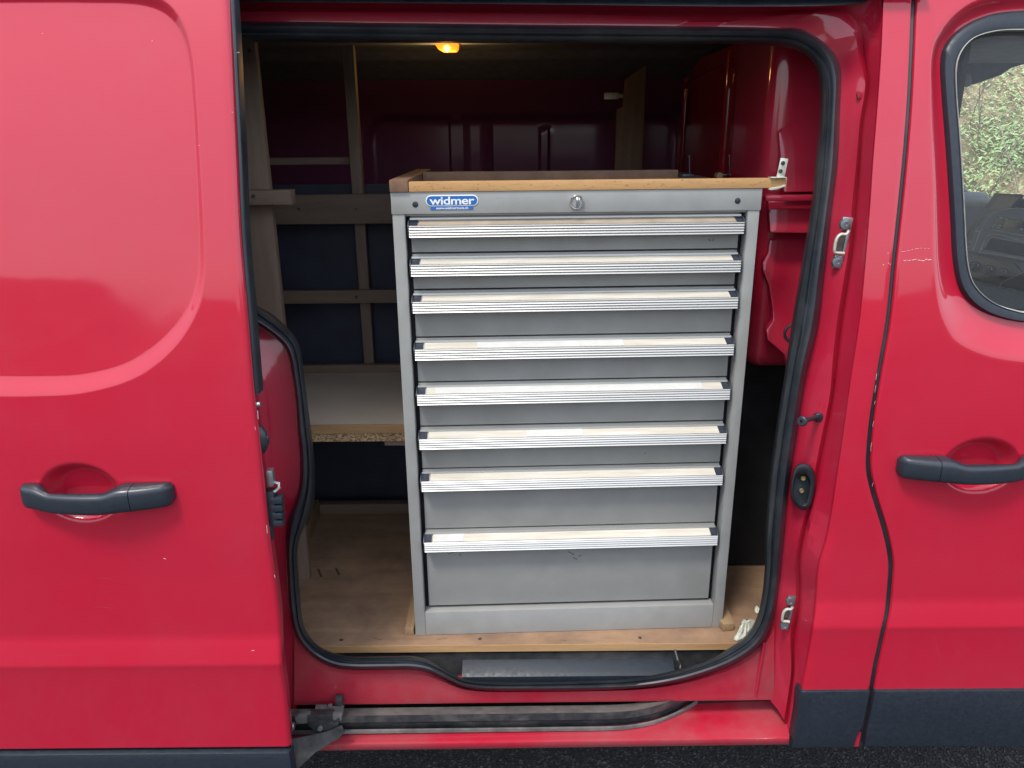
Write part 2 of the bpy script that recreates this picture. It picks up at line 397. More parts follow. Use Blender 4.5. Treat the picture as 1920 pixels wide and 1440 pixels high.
for k in range(170):
    x = random.uniform(1.5, 7); y = random.uniform(5, 10.5); p = Vector((x, y, hz(x, y))); q = [p]
    d = Vector((random.uniform(-.6, .6), random.uniform(-.4, .1), random.uniform(.5, 1))).normalized()
    for s in range(5):
        d = (d + Vector((random.uniform(-.35, .35), random.uniform(-.2, .2), random.uniform(-.25, .15)))).normalized(); q.append(q[-1] + d*random.uniform(.12, .26))
    mb.tube(q, [.007, .006, .005, .004, .003, .002], 4)
    for s in (2, 3):
        e = (d + Vector((random.uniform(-1, 1), random.uniform(-.4, .4), random.uniform(0, .6)))).normalized()
        mb.tube([q[s], q[s]+e*.15, q[s]+e*.3 + Vector((0, 0, .04))], [.004, .003, .0015], 4)
o = mb.out('bare_brushwood', m_twig, smooth=False); o['kind'] = 'stuff'; o['label'] = 'bare thin twigs standing on the upper bank'; o['category'] = 'brushwood'

# unseen bank added behind the camera to cut low sky light and darken paint reflections
vs = []; fs = []; nx, ny = 120, 24
for j in range(ny+1):
    for i in range(nx+1):
        x = -40 + 80*i/nx; y = -9 - 14*(j/ny)
        t = j/ny; hgt = (1 - (1-t)**3)*(2.2 + .6*math.sin(x*.35+1) + .4*math.sin(x*.9+2) + .3*math.sin(x*2.3)) + random.uniform(-.18, .18)*min(1, t*4)
        vs.append((x, y, hgt - (.1 if j == 0 else 0)))
for j in range(ny):
    for i in range(nx): a = j*(nx+1)+i; fs.append((a, a+nx+1, a+nx+2, a+1))
bank = mesh('hillside', vs, fs, plain('added_bank_bushes', (.11, .115, .075), .9, var=.5, scale=1.5), smooth=False, fix=False); bank['kind'] = 'structure'  # added unseen bank, separate from the hillside behind the van
bank['label'] = 'unseen bushy bank added behind the camera to block low light'

# ------------------------------------------------------------------ THE VAN
van = thing('van', (0, .96, 0), 'red delivery van with its side door slid open on a grey drawer cabinet', 'van')

# --- outer curves, traced on the body skin
SEAL_O = [(1000, 47), (1250, 50), (1450, 53), (1500, 55), (1531, 70), (1556, 91), (1571, 116), (1576, 141), (1574, 195), (1570, 300), (1560, 380), (1546, 500), (1534, 605), (1511, 700), (1495, 800), (1480, 900), (1468, 1020), (1460, 1100), (1446, 1170), (1425, 1210), (1385, 1240), (1330, 1262), (1270, 1279), (1200, 1289), (1090, 1293), (980, 1294), (905, 1293), (868, 1287), (831, 1271), (800, 1259), (772, 1255), (730, 1255), (657, 1255), (626, 1251), (595, 1236), (567, 1210), (552, 1185), (543, 1140), (538, 1050), (537, 1000), (542, 970), (554, 940), (562, 905), (563, 850), (558, 800), (555, 750), (548, 700), (541, 665), (530, 645), (510, 627), (478, 606), (420, 572), (385, 530), (368, 470), (360, 300), (356, 130), (366, 75), (400, 45), (500, 41), (700, 43)]
SEAL_I = [(1000, 78), (1250, 79), (1416, 81), (1470, 85), (1503, 95), (1523, 111), (1535, 132), (1540, 160), (1541, 200), (1533, 300), (1525, 380), (1506, 500), (1490, 600), (1475, 700), (1459, 800), (1446, 900), (1438, 1000), (1436, 1070), (1429, 1130), (1418, 1167), (1397, 1196), (1370, 1215), (1332, 1236), (1283, 1252), (1240, 1263), (1180, 1273), (1092, 1277), (981, 1279), (904, 1278), (868, 1273), (845, 1262), (824, 1248), (800, 1236), (775, 1231), (730, 1231), (657, 1231), (624, 1225), (597, 1212), (577, 1192), (566, 1165), (562, 1128), (558, 1081), (556, 1031), (562, 1003), (573, 978), (583, 950), (588, 909), (587, 860), (584, 830), (579, 790), (574, 750), (569, 710), (565, 675), (560, 651), (547, 628), (525, 606), (495, 582), (468, 568), (430, 540), (405, 500), (396, 440), (388, 300), (385, 140), (392, 95), (420, 78), (500, 76), (700, 77)]
def polar(poly, n=420, c=(1000, 660)):
    P = cat(poly, 1500, True) - np.array(c); a = np.arctan2(P[:, 1], P[:, 0]); o = np.argsort(a); a = a[o]; P = P[o]
    A = np.concatenate([a - 2*np.pi, a, a + 2*np.pi]); r = np.hypot(P[:, 0], P[:, 1]); Rr = np.concatenate([r, r, r])
    q = np.linspace(-np.pi, np.pi, n, endpoint=False); rq = np.interp(q, A, Rr)
    return np.stack([c[0] + rq*np.cos(q), c[1] + rq*np.sin(q)], 1)
so_, si_ = polar(SEAL_O), polar(SEAL_I)
V = []
for t, off in ((-.10, .15), (-.02, .10), (0.0, .080), (.12, .062), (.3, .055), (.40, .0575), (.46, .056), (.58, .047), (.75, .044), (.9, .052), (1.0, .066), (1.03, .085)):
    V.append([PS(*(a + (b-a)*t), off) for a, b in zip(si_, so_)])
grid('door_seal', V, M_rubber, van, closed=True, angle=60)

# --- frame around the opening: top edge and B pillar, one pressed sheet
c0 = [(330, 46, .078), (430, 42, .078), (1000, 46, .078), (1450, 52, .078), (1500, 54, .078), (1532, 70, .078), (1558, 92, .078), (1573, 118, .078), (1577, 141, .078), (1575, 195, .078), (1571, 300, .078), (1561, 380, .078), (1547, 500, .078), (1535, 605, .078), (1512, 700, .078), (1496, 800, .078), (1481, 900, .078), (1469, 1020, .078), (1461, 1100, .078), (1449, 1170, .078), (1446, 1250, .076), (1443, 1312, .074)]
c1 = [(330, 34, 0.076), (430, 33, 0.076), (1000, 37, 0.076), (1450, 43, 0.076), (1510, 44, 0.073), (1548, 62, 0.073), (1576, 90, 0.07), (1589, 122, 0.07), (1592, 160, 0.07), (1589, 240, 0.07), (1584, 320, 0.07), (1573, 400, 0.07), (1557, 500, 0.07), (1545, 605, 0.07), (1524, 700, 0.068), (1508, 800, 0.068), (1495, 900, 0.068), (1482, 1020, 0.068), (1474, 1100, 0.068), (1464, 1170, 0.066), (1460, 1250, 0.06), (1458, 1330, 0.055)]
c2 = [(330, 22, 0.066), (430, 22, 0.066), (1000, 26, 0.066), (1400, 33, 0.066), (1500, 27, 0.0605), (1560, 30, 0.059), (1600, 62, 0.05), (1611, 110, 0.045), (1622, 155, 0.045), (1612, 230, 0.045), (1605, 312, 0.043), (1598, 380, 0.043), (1592, 460, 0.043), (1581, 530, 0.043), (1571, 592, 0.043), (1562, 667, 0.043), (1556, 740, 0.047), (1540, 820, 0.047), (1524, 900, 0.047), (1505, 980, 0.047), (1491, 1050, 0.045), (1492, 1118, 0.045), (1482, 1190, 0.045), (1483, 1260, 0.041), (1470, 1350, 0.035)]
c3 = [(330, 16, 0.072), (430, 16, 0.072), (1000, 20, 0.072), (1400, 26, 0.072), (1500, 20, 0.066), (1580, 20, 0.058), (1612, 50, 0.058), (1621, 105, 0.061), (1628, 162, 0.059), (1617, 235, 0.059), (1611, 312, 0.059), (1606, 380, 0.059), (1599, 460, 0.059), (1588, 540, 0.059), (1577, 610, 0.059), (1569, 680, 0.057), (1562, 740, 0.059), (1547, 820, 0.057), (1530, 900, 0.059), (1512, 980, 0.059), (1499, 1050, 0.061), (1500, 1118, 0.061), (1488, 1200, 0.059), (1487, 1262, 0.053), (1474, 1360, 0.043)]
c4 = [(330, 8, 0.06), (430, 8, 0.06), (1000, 13, 0.06), (1400, 18, 0.06), (1520, 13, 0.051), (1600, 10, 0.04), (1624, 40, 0.04), (1632, 105, 0.035), (1635, 165, 0.035), (1624, 235, 0.035), (1618, 300, 0.035), (1615, 380, 0.035), (1607, 460, 0.035), (1595, 540, 0.035), (1585, 610, 0.035), (1577, 680, 0.035), (1569, 740, 0.035), (1555, 820, 0.035), (1540, 900, 0.035), (1520, 980, 0.035), (1508, 1050, 0.035), (1508, 1118, 0.035), (1496, 1210, 0.033), (1491, 1267, 0.029), (1478, 1370, 0.025)]
SK = [(1656, -40), (1655, 0), (1651, 100), (1644, 200), (1636, 300), (1630, 390), (1621, 500), (1611, 600), (1596, 700), (1582, 800), (1567, 900), (1551, 1000), (1535, 1060), (1527, 1150), (1518, 1210), (1503, 1290), (1496, 1340), (1484, 1393)]
c5 = [(330, -6, .03), (430, -6, .03), (1000, -2, .03), (1400, 3, .03), (1540, -2, .03), (1632, -16, .022)] + [(u-2, v, .016) for u, v in SK[2:]]
c6 = [(330, -14, .012), (430, -14, .012), (1000, -10, .012), (1400, -6, .012), (1540, -12, .012), (1640, -30, .006)] + [(u+2, v, .003) for u, v in SK[2:]]
lofted = loft('door_frame', [c0, c1, c2, c3, c4, c5, c6], M_paint_in, van, n=260, angle=60)
GAP = [(1716, -40), (1714, 0), (1710, 100), (1705, 200), (1697, 300), (1688, 390), (1676, 500), (1666, 600), (1649, 700), (1636, 780), (1630, 840), (1629, 880), (1637, 920), (1661, 1000), (1671, 1055), (1669, 1100), (1664, 1150), (1653, 1200), (1642, 1250), (1635, 1290), (1622, 1350), (1612, 1398)]
SK2 = [(1656, -40)] + SK[1:]
def shift(c, du, off): return [(u+du, v, off) for u, v in c]
def lerp_c(a, b, t, off, n=200):
    A = cat(a, n); B = cat(b, n); return [(*(p + (q-p)*t), off) for p, q in zip(A, B)]
GL = [(u-5, v) for u, v in GAP]
cur = [lerp_c(SK2, GL, -.02, .012), lerp_c(SK2, GL, 0, .005), lerp_c(SK2, GL, .012, .0018)] + [lerp_c(SK2, GL, t, 0.0) for t in (.03, .2, .4, .6, .8, .97)] + [lerp_c(SK2, GL, .985, .0004), lerp_c(SK2, GL, .996, .002), lerp_c(SK2, GL, 1.0, .012)]
loft('side_panel', cur, M_paint, van, n=260, angle=60)
# black strip inside the gap between pillar and front door
loft('gap_seal', [shift(GAP, -6.5, .0085), shift(GAP, 0, .0055), shift(GAP, 6.5, .0085)], M_rubber, van, n=160)
# black upper slide rail above the opening
loft('upper_rail', [[(330, 1, .022), (430, 1, .022), (1000, 7, .022), (1400, 12, .022), (1560, 9, .022), (1622, 3, .03)], [(330, 3, .012), (430, 3, .012), (1000, 8, .012), (1400, 12, .012), (1560, 10, .012), (1624, 4, .02)],
                    [(330, -9, .010), (430, -9, .010), (1000, -5, .010), (1400, -2, .010), (1560, -6, .010), (1628, -12, .02)]], M_rubber, van, n=120, thick=.004)

# --- rear jamb beside the seal (mostly behind the slid door)
j0 = [(400, 43, .078), (372, 75, .078), (355, 130, .078), (359, 300, .078), (367, 470, .078), (384, 532, .078), (419, 574, .078), (477, 608, .078), (509, 629, .078), (529, 647, .078), (540, 667, .078), (547, 700, .078), (554, 750, .078), (557, 800, .078), (562, 850, .078), (561, 905, .078), (553, 940, .078), (541, 970, .078), (536, 1000, .078), (537, 1050, .078), (542, 1140, .078), (551, 1188, .078), (553, 1250, .078), (556, 1330, .078)]
def inset(c, du, off, lim): return [(min(u-du, lim(v)), v, off) for u, v, _ in c]
j1 = inset(j0, 22, .074, lambda v: 540)
j2 = [(u, v, .052) for u, v in [(360, 35), (345, 75), (335, 130), (335, 300), (340, 470), (355, 550), (385, 600), (430, 640), (465, 665), (484, 690), (494, 715), (499, 745), (503, 780), (506, 820), (509, 860), (511, 900), (511, 930), (512, 965), (512, 1000), (514, 1050), (520, 1140), (527, 1188), (531, 1250), (534, 1330)]]
j3 = [(u-14, v, .035) for u, v, _ in j2]
j4 = [(u-70, v, .012) for u, v, _ in j2]
j5 = [(u-260, v, .0) for u, v, _ in j2]
loft('rear_jamb', [j0, j1, j2, j3, j4, j5], M_paint_in, van, n=200, angle=60)

# --- lower frame under the seal
b0 = [(552, 1185, .079), (568, 1212, .079), (596, 1238, .079), (627, 1252, .079), (657, 1256, .079), (730, 1256, .079), (772, 1256, .079), (800, 1260, .079), (831, 1273, .079), (868, 1289, .079), (905, 1294, .079), (980, 1295, .079), (1090, 1294, .079), (1200, 1290, .079), (1270, 1280, .079), (1330, 1263, .079), (1385, 1241, .079), (1425, 1211, .079), (1447, 1170, .079), (1452, 1160, .079)]
def mid(v): return v
NB = 160
B0 = cat(b0, NB); xs = np.linspace(552, 1452, NB)
Vb = []
base = [(550 + (1450-550)*i/(NB-1)) for i in range(NB)]
for t, off in ((0, .079), (.12, .070), (.5, .068), (.9, .066), (1.0, .068)):
    row = []
    for i in range(NB):
        p = B0[i]; q = np.array([p[0]*.75 + base[i]*.25, 1322 - 10*(base[i]-550)/900]); r = p[:2] + (q - p[:2])*t
        row.append(PS(r[0], r[1], off))
    Vb.append(row)
row = [p + Vector((0, .03, -.003)) for p in Vb[-1]]; Vb.append(row)
grid('lower_frame', Vb, M_paint_dusty, van, angle=50)
# pressed bead near the pillar
MB().tube([PS(u, v, .066) for u, v in ((1433, 1205), (1428, 1235), (1422, 1270), (1417, 1303))], .0035, 8).out('weld_bead', M_paint_in, van)

# --- sill under the rail
def row_z(us, v_fn, off): return [PS(u, v_fn(u), off) for u in us]
us = list(np.linspace(440, 1450, 70)) + [1462, 1472, 1480]
sl_ = lambda a, b: (lambda u: a + (b-a)*(u-550)/930)
rows = []
for (a, b), off in (((1352, 1312), .110), ((1360, 1327), .090), ((1368, 1345), .060), ((1377, 1362), .036), ((1392, 1379), .0115), ((1395, 1382), .0075), ((1397.5, 1384.5), .0045), ((1399.5, 1387), .0038), ((1407, 1394), .006), ((1408.5, 1396), .012)):
    rows.append(row_z(us, sl_(a, b), off))
rows.append([p + Vector((0, .12, -.01)) for p in rows[-1]])
grid('sill', rows, M_paint_dusty, van, angle=40)
# dark cavity behind the lower rail
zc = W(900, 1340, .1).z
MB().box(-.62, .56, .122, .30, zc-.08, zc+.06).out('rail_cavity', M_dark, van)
# lower slide rail
def rail_pts(v_of, off_of):
    out = []
    for u in np.linspace(520, 1345, 70):
        bend = max(0, (u - 1120)/190); k = bend**2.7
        out.append((u, v_of(u) - 50*k, off_of + .085*k))
    return out
vt = lambda base: (lambda u: base - (u-560)*.0125)
rl = [(1329, .072), (1343, .030), (1344.5, .026), (1356, .0255), (1357, .032), (1358, .052), (1368, .050), (1369, .034), (1372, .030), (1377, .030), (1378, .04)]
Vr = [[W(u, v, float(S(.45)) + o) for u, v, o in rail_pts(vt(b_), off)] for b_, off in rl]
mr = grid('lower_rail', [Vr[0], Vr[1]], M_rail, van)
grid('rail_channel', [Vr[1], Vr[2], Vr[3], Vr[4], Vr[5], Vr[6], Vr[7]], M_plastic_dusty, van, angle=40)
grid('rail_flange', [Vr[7], Vr[8], Vr[9], Vr[10]], M_rail, van, angle=40)

# --- lower black cladding of the pillar
def slab(name, outline, off, depth, mat, parent=None, b=.002, fn=PS):
    """outline traced on the skin, given a real thickness into the body"""
    return MB().prism([fn(u, v, off) for u, v in outline], (0, depth, 0), b).out(name, mat, parent)
slab('pillar_cladding', [(1502, 1298), (1560, 1297), (1631.5, 1296.5), (1624.5, 1330), (1617, 1362), (1608, 1380), (1601, 1402), (1484, 1403), (1489, 1380), (1496, 1340), (1498, 1310)], -.007, .03, M_plastic, van)
MB().box(*sorted((W(1598, 1390, 0).x, W(1618, 1390, 0).x)), .012, .04, W(1600, 1402, .01).z, W(1600, 1375, .01).z, .002).out('jacking_tab', M_paint, van)

# --- generic sheet with pressed details
def segdist(P, poly, closed=True):
    A = np.array(poly); B = np.roll(A, -1, 0)
    if not closed: A, B = A[:-1], B[:-1]
    d = np.full(len(P), 1e9)
    for a, b in zip(A, B):
        ab = b-a; t = np.clip(((P-a)@ab)/(ab@ab+1e-12), 0, 1); d = np.minimum(d, np.hypot(*(P - (a + t[:, None]*ab)).T))
    return d
def inside(P, poly):
    A = np.array(poly); B = np.roll(A, -1, 0); c = np.zeros(len(P), bool)
    for a, b in zip(A, B):
        if a[1] == b[1]: continue
        k = ((a[1] > P[:, 1]) != (b[1] > P[:, 1])) & (P[:, 0] < (b[0]-a[0])*(P[:, 1]-a[1])/(b[1]-a[1]) + a[0]); c ^= k
    return c
def smooth(t): t = np.clip(t, 0, 1); return t*t*(3-2*t)
def outline_xz(px, off, n=90):
    Q = cat(px, n, False); return [((p := PS(u, v, off)).x, p.z) for u, v in Q]

# --- front door
fd_left = [(u+5, v) for u, v in GAP]
wo = [(1920, 19), (1878, 23), (1842, 33), (1811, 49), (1784, 73), (1771, 96), (1768, 120), (1771, 178), (1778, 267), (1784, 356), (1788, 422), (1791, 480), (1798, 524), (1809, 551), (1829, 573), (1856, 589), (1887, 599), (1920, 605)]
wi = [(1920, 57), (1890, 57), (1861, 60), (1823, 73), (1801, 98), (1793, 122), (1793, 173), (1799, 250), (1803, 311), (1807, 378), (1811, 458), (1815, 498), (1824, 529), (1847, 556), (1878, 574), (1920, 586)]
wb = [(1920, -22), (1865, -12), (1812, 8), (1775, 40), (1752, 75), (1744, 110), (1743, 180), (1745, 267), (1748, 356), (1748, 430), (1750, 505), (1758, 575), (1769, 608), (1785, 634), (1810, 652), (1850, 668), (1885, 676), (1920, 680)]
def close_win(px, off, grow):
    q = outline_xz(px, off); zt, zb = q[0][1], q[-1][1]
    return q + [(1.30+grow, zb + .004), (1.50+grow, zb+.008), (1.55+grow, zb+.04+grow), (1.42+grow*.5, zb + (zt-zb)*.55), (1.24+grow*.3, zt-.015), (1.17, zt)]
WO, WI, WB = close_win(wo, .016, 0), close_win(wi, .018, -.03), close_win(wb, 0, .04)
zs = np.concatenate([np.linspace(.42, .70, 40), np.linspace(.70, 1.95, 270)[1:]])
LZ = [PS(u, v, 0) for u, v in cat(fd_left, 400)]; lz = np.array([p.z for p in LZ])[::-1]; lx = np.array([p.x for p in LZ])[::-1]
def bowl(P, cx, cz, rx, rz, depth):
    d = np.hypot((P[:, 0]-cx)/rx, (P[:, 1]-cz)/rz); return depth*smooth((1.0-d)/.42)**.8
def sheet(name, X, Z, Y, mask, mat, parent, flip=False):
    n = X.shape[1]; idx = -np.ones(X.shape, int); vs = []; fs = []
    for i in range(X.shape[0]-1):
        for j in range(n-1):
            if mask is not None and mask[i, j] and mask[i+1, j] and mask[i, j+1] and mask[i+1, j+1]: continue
            q = []
            for a, b in ((i, j), (i, j+1), (i+1, j+1), (i+1, j)):
                if idx[a, b] < 0: idx[a, b] = len(vs); vs.append((X[a, b], Y[a, b], Z[a, b]))
                q.append(idx[a, b])
            fs.append(tuple(q))
    o = mesh(name, vs, fs, mat, parent, True, 50, fix=False)
    if sum(p.normal.y*p.area for p in o.data.polygons) > 0: o.data.flip_normals()
    return o
HR = W(1845, 884, 0)      # passenger door handle, between its ends
HR_ = Vector((W(1830, 884, 0).x, 0, W(1845, 879, 0).z))
tt = np.r_[0, .0006, .002, np.linspace(.006, .52, 190), np.linspace(.52, 1, 60)[1:]]
Z, T = np.meshgrid(zs, tt, indexing='ij')
L0 = np.interp(Z, lz, lx); X = L0 + (1.78 - L0)*T
P = np.stack([X.ravel(), Z.ravel()], 1)
ins = inside(P, WO); insB = inside(P, WB); dA = segdist(P, WO); dB = segdist(P, WB)
tb = dA/(dA+dB+1e-9); rec = np.where(ins, .026, np.where(insB, .026*(1-smooth(tb))**.8, 0))
bx = float(W(1842, 870, 0).x); bz = float(W(1842, 866, 0).z)
rec = rec + bowl(P, bx, bz - .010, .076, .058, .028)
Y = S(Z) + rec.reshape(Z.shape)
edge = np.array([.012, .0022, .0002] + [0]*(len(tt)-3)); Y = Y + edge[None, :]
mask = (ins & (dA > .012)).reshape(Z.shape)
fdoor = sheet('front_door', X, Z, Y, mask, M_paint, van)
# window seal
def ringmesh(name, A, B, offs, mat, parent, n=200):
    def rs(p):
        p = np.array(p + [p[0]]); s = np.r_[0, np.cumsum(np.hypot(*np.diff(p, axis=0).T))]; q = np.linspace(0, s[-1], n, endpoint=False)
        return np.stack([np.interp(q, s, p[:, 0]), np.interp(q, s, p[:, 1])], 1)
    c = np.array([1.12, 1.5]); 
    def pol(p):
        Pp = rs(p)*1.0 - c; a = np.arctan2(Pp[:, 1], Pp[:, 0]); o = np.argsort(a); a = a[o]; r = np.hypot(*Pp.T)[o]
        q = np.linspace(-np.pi, np.pi, 400, endpoint=False); rq = np.interp(q, np.r_[a-2*np.pi, a, a+2*np.pi], np.r_[r, r, r]); return np.stack([c[0]+rq*np.cos(q), c[1]+rq*np.sin(q)], 1)
    a, b = pol(A), pol(B); V = []
    for t, o_ in offs: V.append([Vector((p[0], float(S(p[1]))+o_, p[1])) for p in a + (b-a)*t])
    return grid(name, V, mat, parent, closed=True, angle=50)
ringmesh('window_seal', WO, WI, [(-.03, .030), (0, .020), (.15, .0145), (.7, .0150), (.86, .0165), (.92, .017), (.97, .022)], M_plastic, fdoor)
ringmesh('window_edge', WO, WI, [(.93, .0165), (.95, .0145), (.98, .0145), (1.0, .019), (1.02, .028)], plain('pale_seal_edge', (.42, .42, .38), .5), fdoor)
# glass pane
m, nt2, b = newmat('window_glass'); nt2.nodes.remove(b)
tr = nt2.nodes.new('ShaderNodeBsdfTransparent'); tr.inputs[0].default_value = (.97, .99, .98, 1); gl = nt2.nodes.new('ShaderNodeBsdfGlossy'); gl.inputs['Roughness'].default_value = .02
fr = nt2.nodes.new('ShaderNodeFresnel'); fr.inputs[0].default_value = 1.32; ms = nt2.nodes.new('ShaderNodeMixShader')
nt2.links.new(fr.outputs[0], ms.inputs[0]); nt2.links.new(tr.outputs[0], ms.inputs[1]); nt2.links.new(gl.outputs[0], ms.inputs[2]); df = nt2.nodes.new('ShaderNodeBsdfDiffuse'); df.inputs[0].default_value = (.7, .75, .8, 1); ms2 = nt2.nodes.new('ShaderNodeMixShader'); ms2.inputs[0].default_value = .025
nt2.links.new(ms.outputs[0], ms2.inputs[1]); nt2.links.new(df.outputs[0], ms2.inputs[2]); nt2.links.new(ms2.outputs[0], nt2.nodes['Material Output'].inputs[0])
M_glass = m
gz = np.linspace(1.38, 1.90, 14); gx = np.linspace(.765, 1.54, 10); V = [[Vector((x, float(S(z))+.028, z)) for x in gx] for z in gz]
grid('window_pane', V, M_glass, fdoor, angle=180)
# cladding on the door
dc = [(1641, 1297), (1760, 1296), (1920, 1295)]
q = [PS(u, v, -.008) for u, v in dc]; zt_ = q[-1].z
out_ = [PS(u, v, -.008) for u, v in [(1621, 1400), (1626, 1370), (1634, 1330)]] + q + [Vector((1.7, q[-1].y, zt_+.002)), Vector((1.7, q[-1].y, zt_-.16)), PS(1920, 1400, -.008)]
MB().prism(out_, (0, .03, 0), .003).out('door_cladding', M_plastic, fdoor)

M_scr = plain('scratch_to_primer', (.75, .60, .55), .6)
def scratch(pts, w_, par):
    q = [PS(u, v, -.0002) for u, v in pts]; MB().tube(q, w_, 4, flat=1).out('scratch', M_scr, par)
random.seed(11)
u = 1694
while u < 1742:
    L_ = random.uniform(2, 7); v = 488 - (u-1694)*.02 + random.uniform(-1.2, 1.2)
    scratch([(u, v), (u+L_*.5, v+random.uniform(-1, 1)), (u+L_, v+random.uniform(-1, 1))], random.uniform(.0003, .0007), fdoor); u += L_ + random.uniform(.5, 3)
u = 1690
while u < 1742:
    L_ = random.uniform(3, 8); v = 472 - 6*math.sin((u-1690)/52*1.8) + random.uniform(-.8, .8)
    scratch([(u, v), (u+L_, v-.5)], .00022, fdoor); u += L_ + random.uniform(2, 4)
for (u, v) in ((1655, 497), (1665, 494), (1668, 496), (1664, 475)):
    scratch([(u, v), (u+2.5, v-1)], .0003, D.objects['side_panel'])
for (u, v0, v1) in ((1641, 722, 736), (1637, 790, 800), (1633, 830, 846), (1640, 752, 758), (1636, 905, 912), (1643, 700, 712)):
    scratch([(u+1.5, v0), (u, (v0+v1)/2), (u-.5, v1)], .0003, fdoor)

# --- sliding door, standing outboard of the body
OFF = -.10
def PD(u, v, off=0): return PS(u, v, off + OFF)
DE = [(424, -60), (428, 0), (433, 94), (437.5, 187), (442, 281), (450, 450), (462, 590), (476, 753), (484, 819), (503, 1003), (514, 1081), (525, 1175), (528, 1250), (537, 1320), (545, 1407)]
DP = [PD(u, v, 0) for u, v in cat(DE, 300)]; dz_ = np.array([p.z for p in DP])[::-1]; dx_ = np.array([p.x for p in DP])[::-1]
ci = [(-40, 706), (60, 707), (150, 703), (235, 680), (300, 634), (342, 582), (362, 522), (366, 440), (360, 300), (352, 170), (347, 120), (337, 75), (320, 42), (295, 22), (255, 10), (150, 6), (-40, 6)]
cb = [(-40, 746), (60, 746), (160, 739), (262, 707), (336, 645), (374, 575), (386, 510), (384, 440), (377, 300), (369, 170), (364, 110), (352, 60), (330, 18), (298, -8), (255, -20), (150, -24), (-40, -24)]
def closeL(px, g):
    q = [((p := PD(u, v, 0)).x, p.z) for u, v in cat(px, 110)]
    return q + [(-1.30-g, q[-1][1]), (-1.38-g, q[-1][1]-.05), (-1.38-g, q[0][1]+.08), (-1.30-g, q[0][1])]
CI, CB = closeL(ci, 0), closeL(cb, .02)
HLx, HLz = W(160, 937, OFF).x, W(160, 926, OFF).z
zs2 = np.concatenate([np.linspace(W(300, 1406, OFF).z, .70, 36), np.linspace(.70, 1.26, 130)[1:], np.linspace(1.26, 1.98, 420)[1:]])
tt = np.r_[0, .0015, .004, .008, np.linspace(.014, .15, 110)[:-1], np.linspace(.15, .52, 130), np.linspace(.52, 1, 50)[1:]]
Z, T = np.meshgrid(zs2, tt, indexing='ij'); L0 = np.interp(Z, dz_, dx_); X = L0 + (-1.62 - L0)*T
P = np.stack([X.ravel(), Z.ravel()], 1); iA = inside(P, CI); iB = inside(P, CB); dA = segdist(P, CI); dB = segdist(P, CB)
tq = dA/(dA+dB+1e-9); tl = np.clip((tq-.08)/.84, 0, 1); tl = .75*tl + .25*smooth(tl); rec = np.where(iA, .0135 + .002*(1-np.exp(-dA/.03)), np.where(iB, .0135*(1-tl), 0)) 
rec = rec + bowl(P, HLx-.008, HLz+.000, .074, .058, .028)
Y = S(Z) + OFF + rec.reshape(Z.shape) + np.array([.008, .0035, .001, .0002] + [0]*(len(tt)-4))[None, :]
sdoor = sheet('sliding_door', X, Z, Y, None, M_paint, van)
# door inner shell (its thickness towards the body)
Vd = []
for k, (dx, dy) in enumerate(((0, .008), (-.0005, .014), (-.006, .016), (-.010, .018), (-.012, .060), (-.03, .068), (-1.1, .068))):
    Vd.append([Vector((x+dx, float(S(z))+OFF+dy, z)) for x, z in zip(dx_[::4], dz_[::4])])
grid('inner_shell', Vd, M_paint_in, sdoor, angle=50)
# rubber strip on the leading edge, upper half
rub = [(428, -60), (433, 0), (438.5, 94), (443, 187), (448, 281), (455.5, 450), (467.5, 590), (480, 740)]
Q = [PD(u, v, .012) for u, v in cat(rub, 80)]
Vd = [[p + Vector((a, b, 0)) for p in Q] for a, b in ((-.006, .006), (-.004, 0), (0, -.002), (.0038, 0), (.0045, .006), (.004, .03), (-.01, .035))]
grid('edge_seal', Vd, M_rubber, sdoor, angle=60)
MB().lathe([(.0, -.003), (.005, -.003), (.0055, 0), (.0045, .004)], PD(484, 758, .015), 'X', 16).out('edge_screw', M_galv, sdoor)
# hardware standing out of the door edge
def edge_blob(u, v, w_, h_, t_, off, mat, nm, b=.003):
    p = PD(u, v, off); return MB().box(p.x-w_/2, p.x+w_/2, p.y, p.y+t_, p.z-h_/2, p.z+h_/2, b).out(nm, mat, sdoor)
p = PD(488, 824, .02); mbx = MB().lathe([(.001, .014), (.010, .012), (.016, .006), (.0175, 0), (.0175, -.01)], p, 'X', 28, Matrix.Diagonal((1, .7, 1.6, 1))); mbx.out('rubber_bumper', M_rubber, sdoor)
MB().lathe([(.0001, .016), (.004, .0155), (.006, .012)], p, 'X', 16, Matrix.Diagonal((1, .7, 1.6, 1))).out('bumper_cap', M_plastic, sdoor)
edge_blob(505, 898, .012, .032, .016, .018, M_galv, 'latch_plate')
a = PD(507, 906, .025); MB().tube([a, a+Vector((.006, .004, .0)), a+Vector((.014, .003, -.002)), a+Vector((.016, .0, -.008)), a+Vector((.010, -.003, -.014)), a+Vector((.0, -.003, -.018))], .0032, 8).out('latch_hook', M_galv, sdoor)
mbx = MB(); p = PD(514, 962, .015)
mbx.box(p.x-.016, p.x+.003, p.y, p.y+.022, p.z-.030, p.z+.042, .003)
for k in range(4): mbx.box(p.x-.004, p.x+.0165-.001*k, p.y-.002, p.y+.018, p.z+.019-.0155*k, p.z+.031-.0155*k, .0018)
mbx.out('contact_block', M_plastic, sdoor)
edge_blob(505, 1000, .01, .03, .012, .014, M_plastic, 'latch_cover')
# lower cladding of the sliding door
p0 = PD(545, 1410, -.006); zt2 = p0.z - .001
MB().box(-1.62, p0.x - .001, p0.y-.002, p0.y+.035, zt2-.13, zt2, .012).out('door_cladding', M_plastic, sdoor)
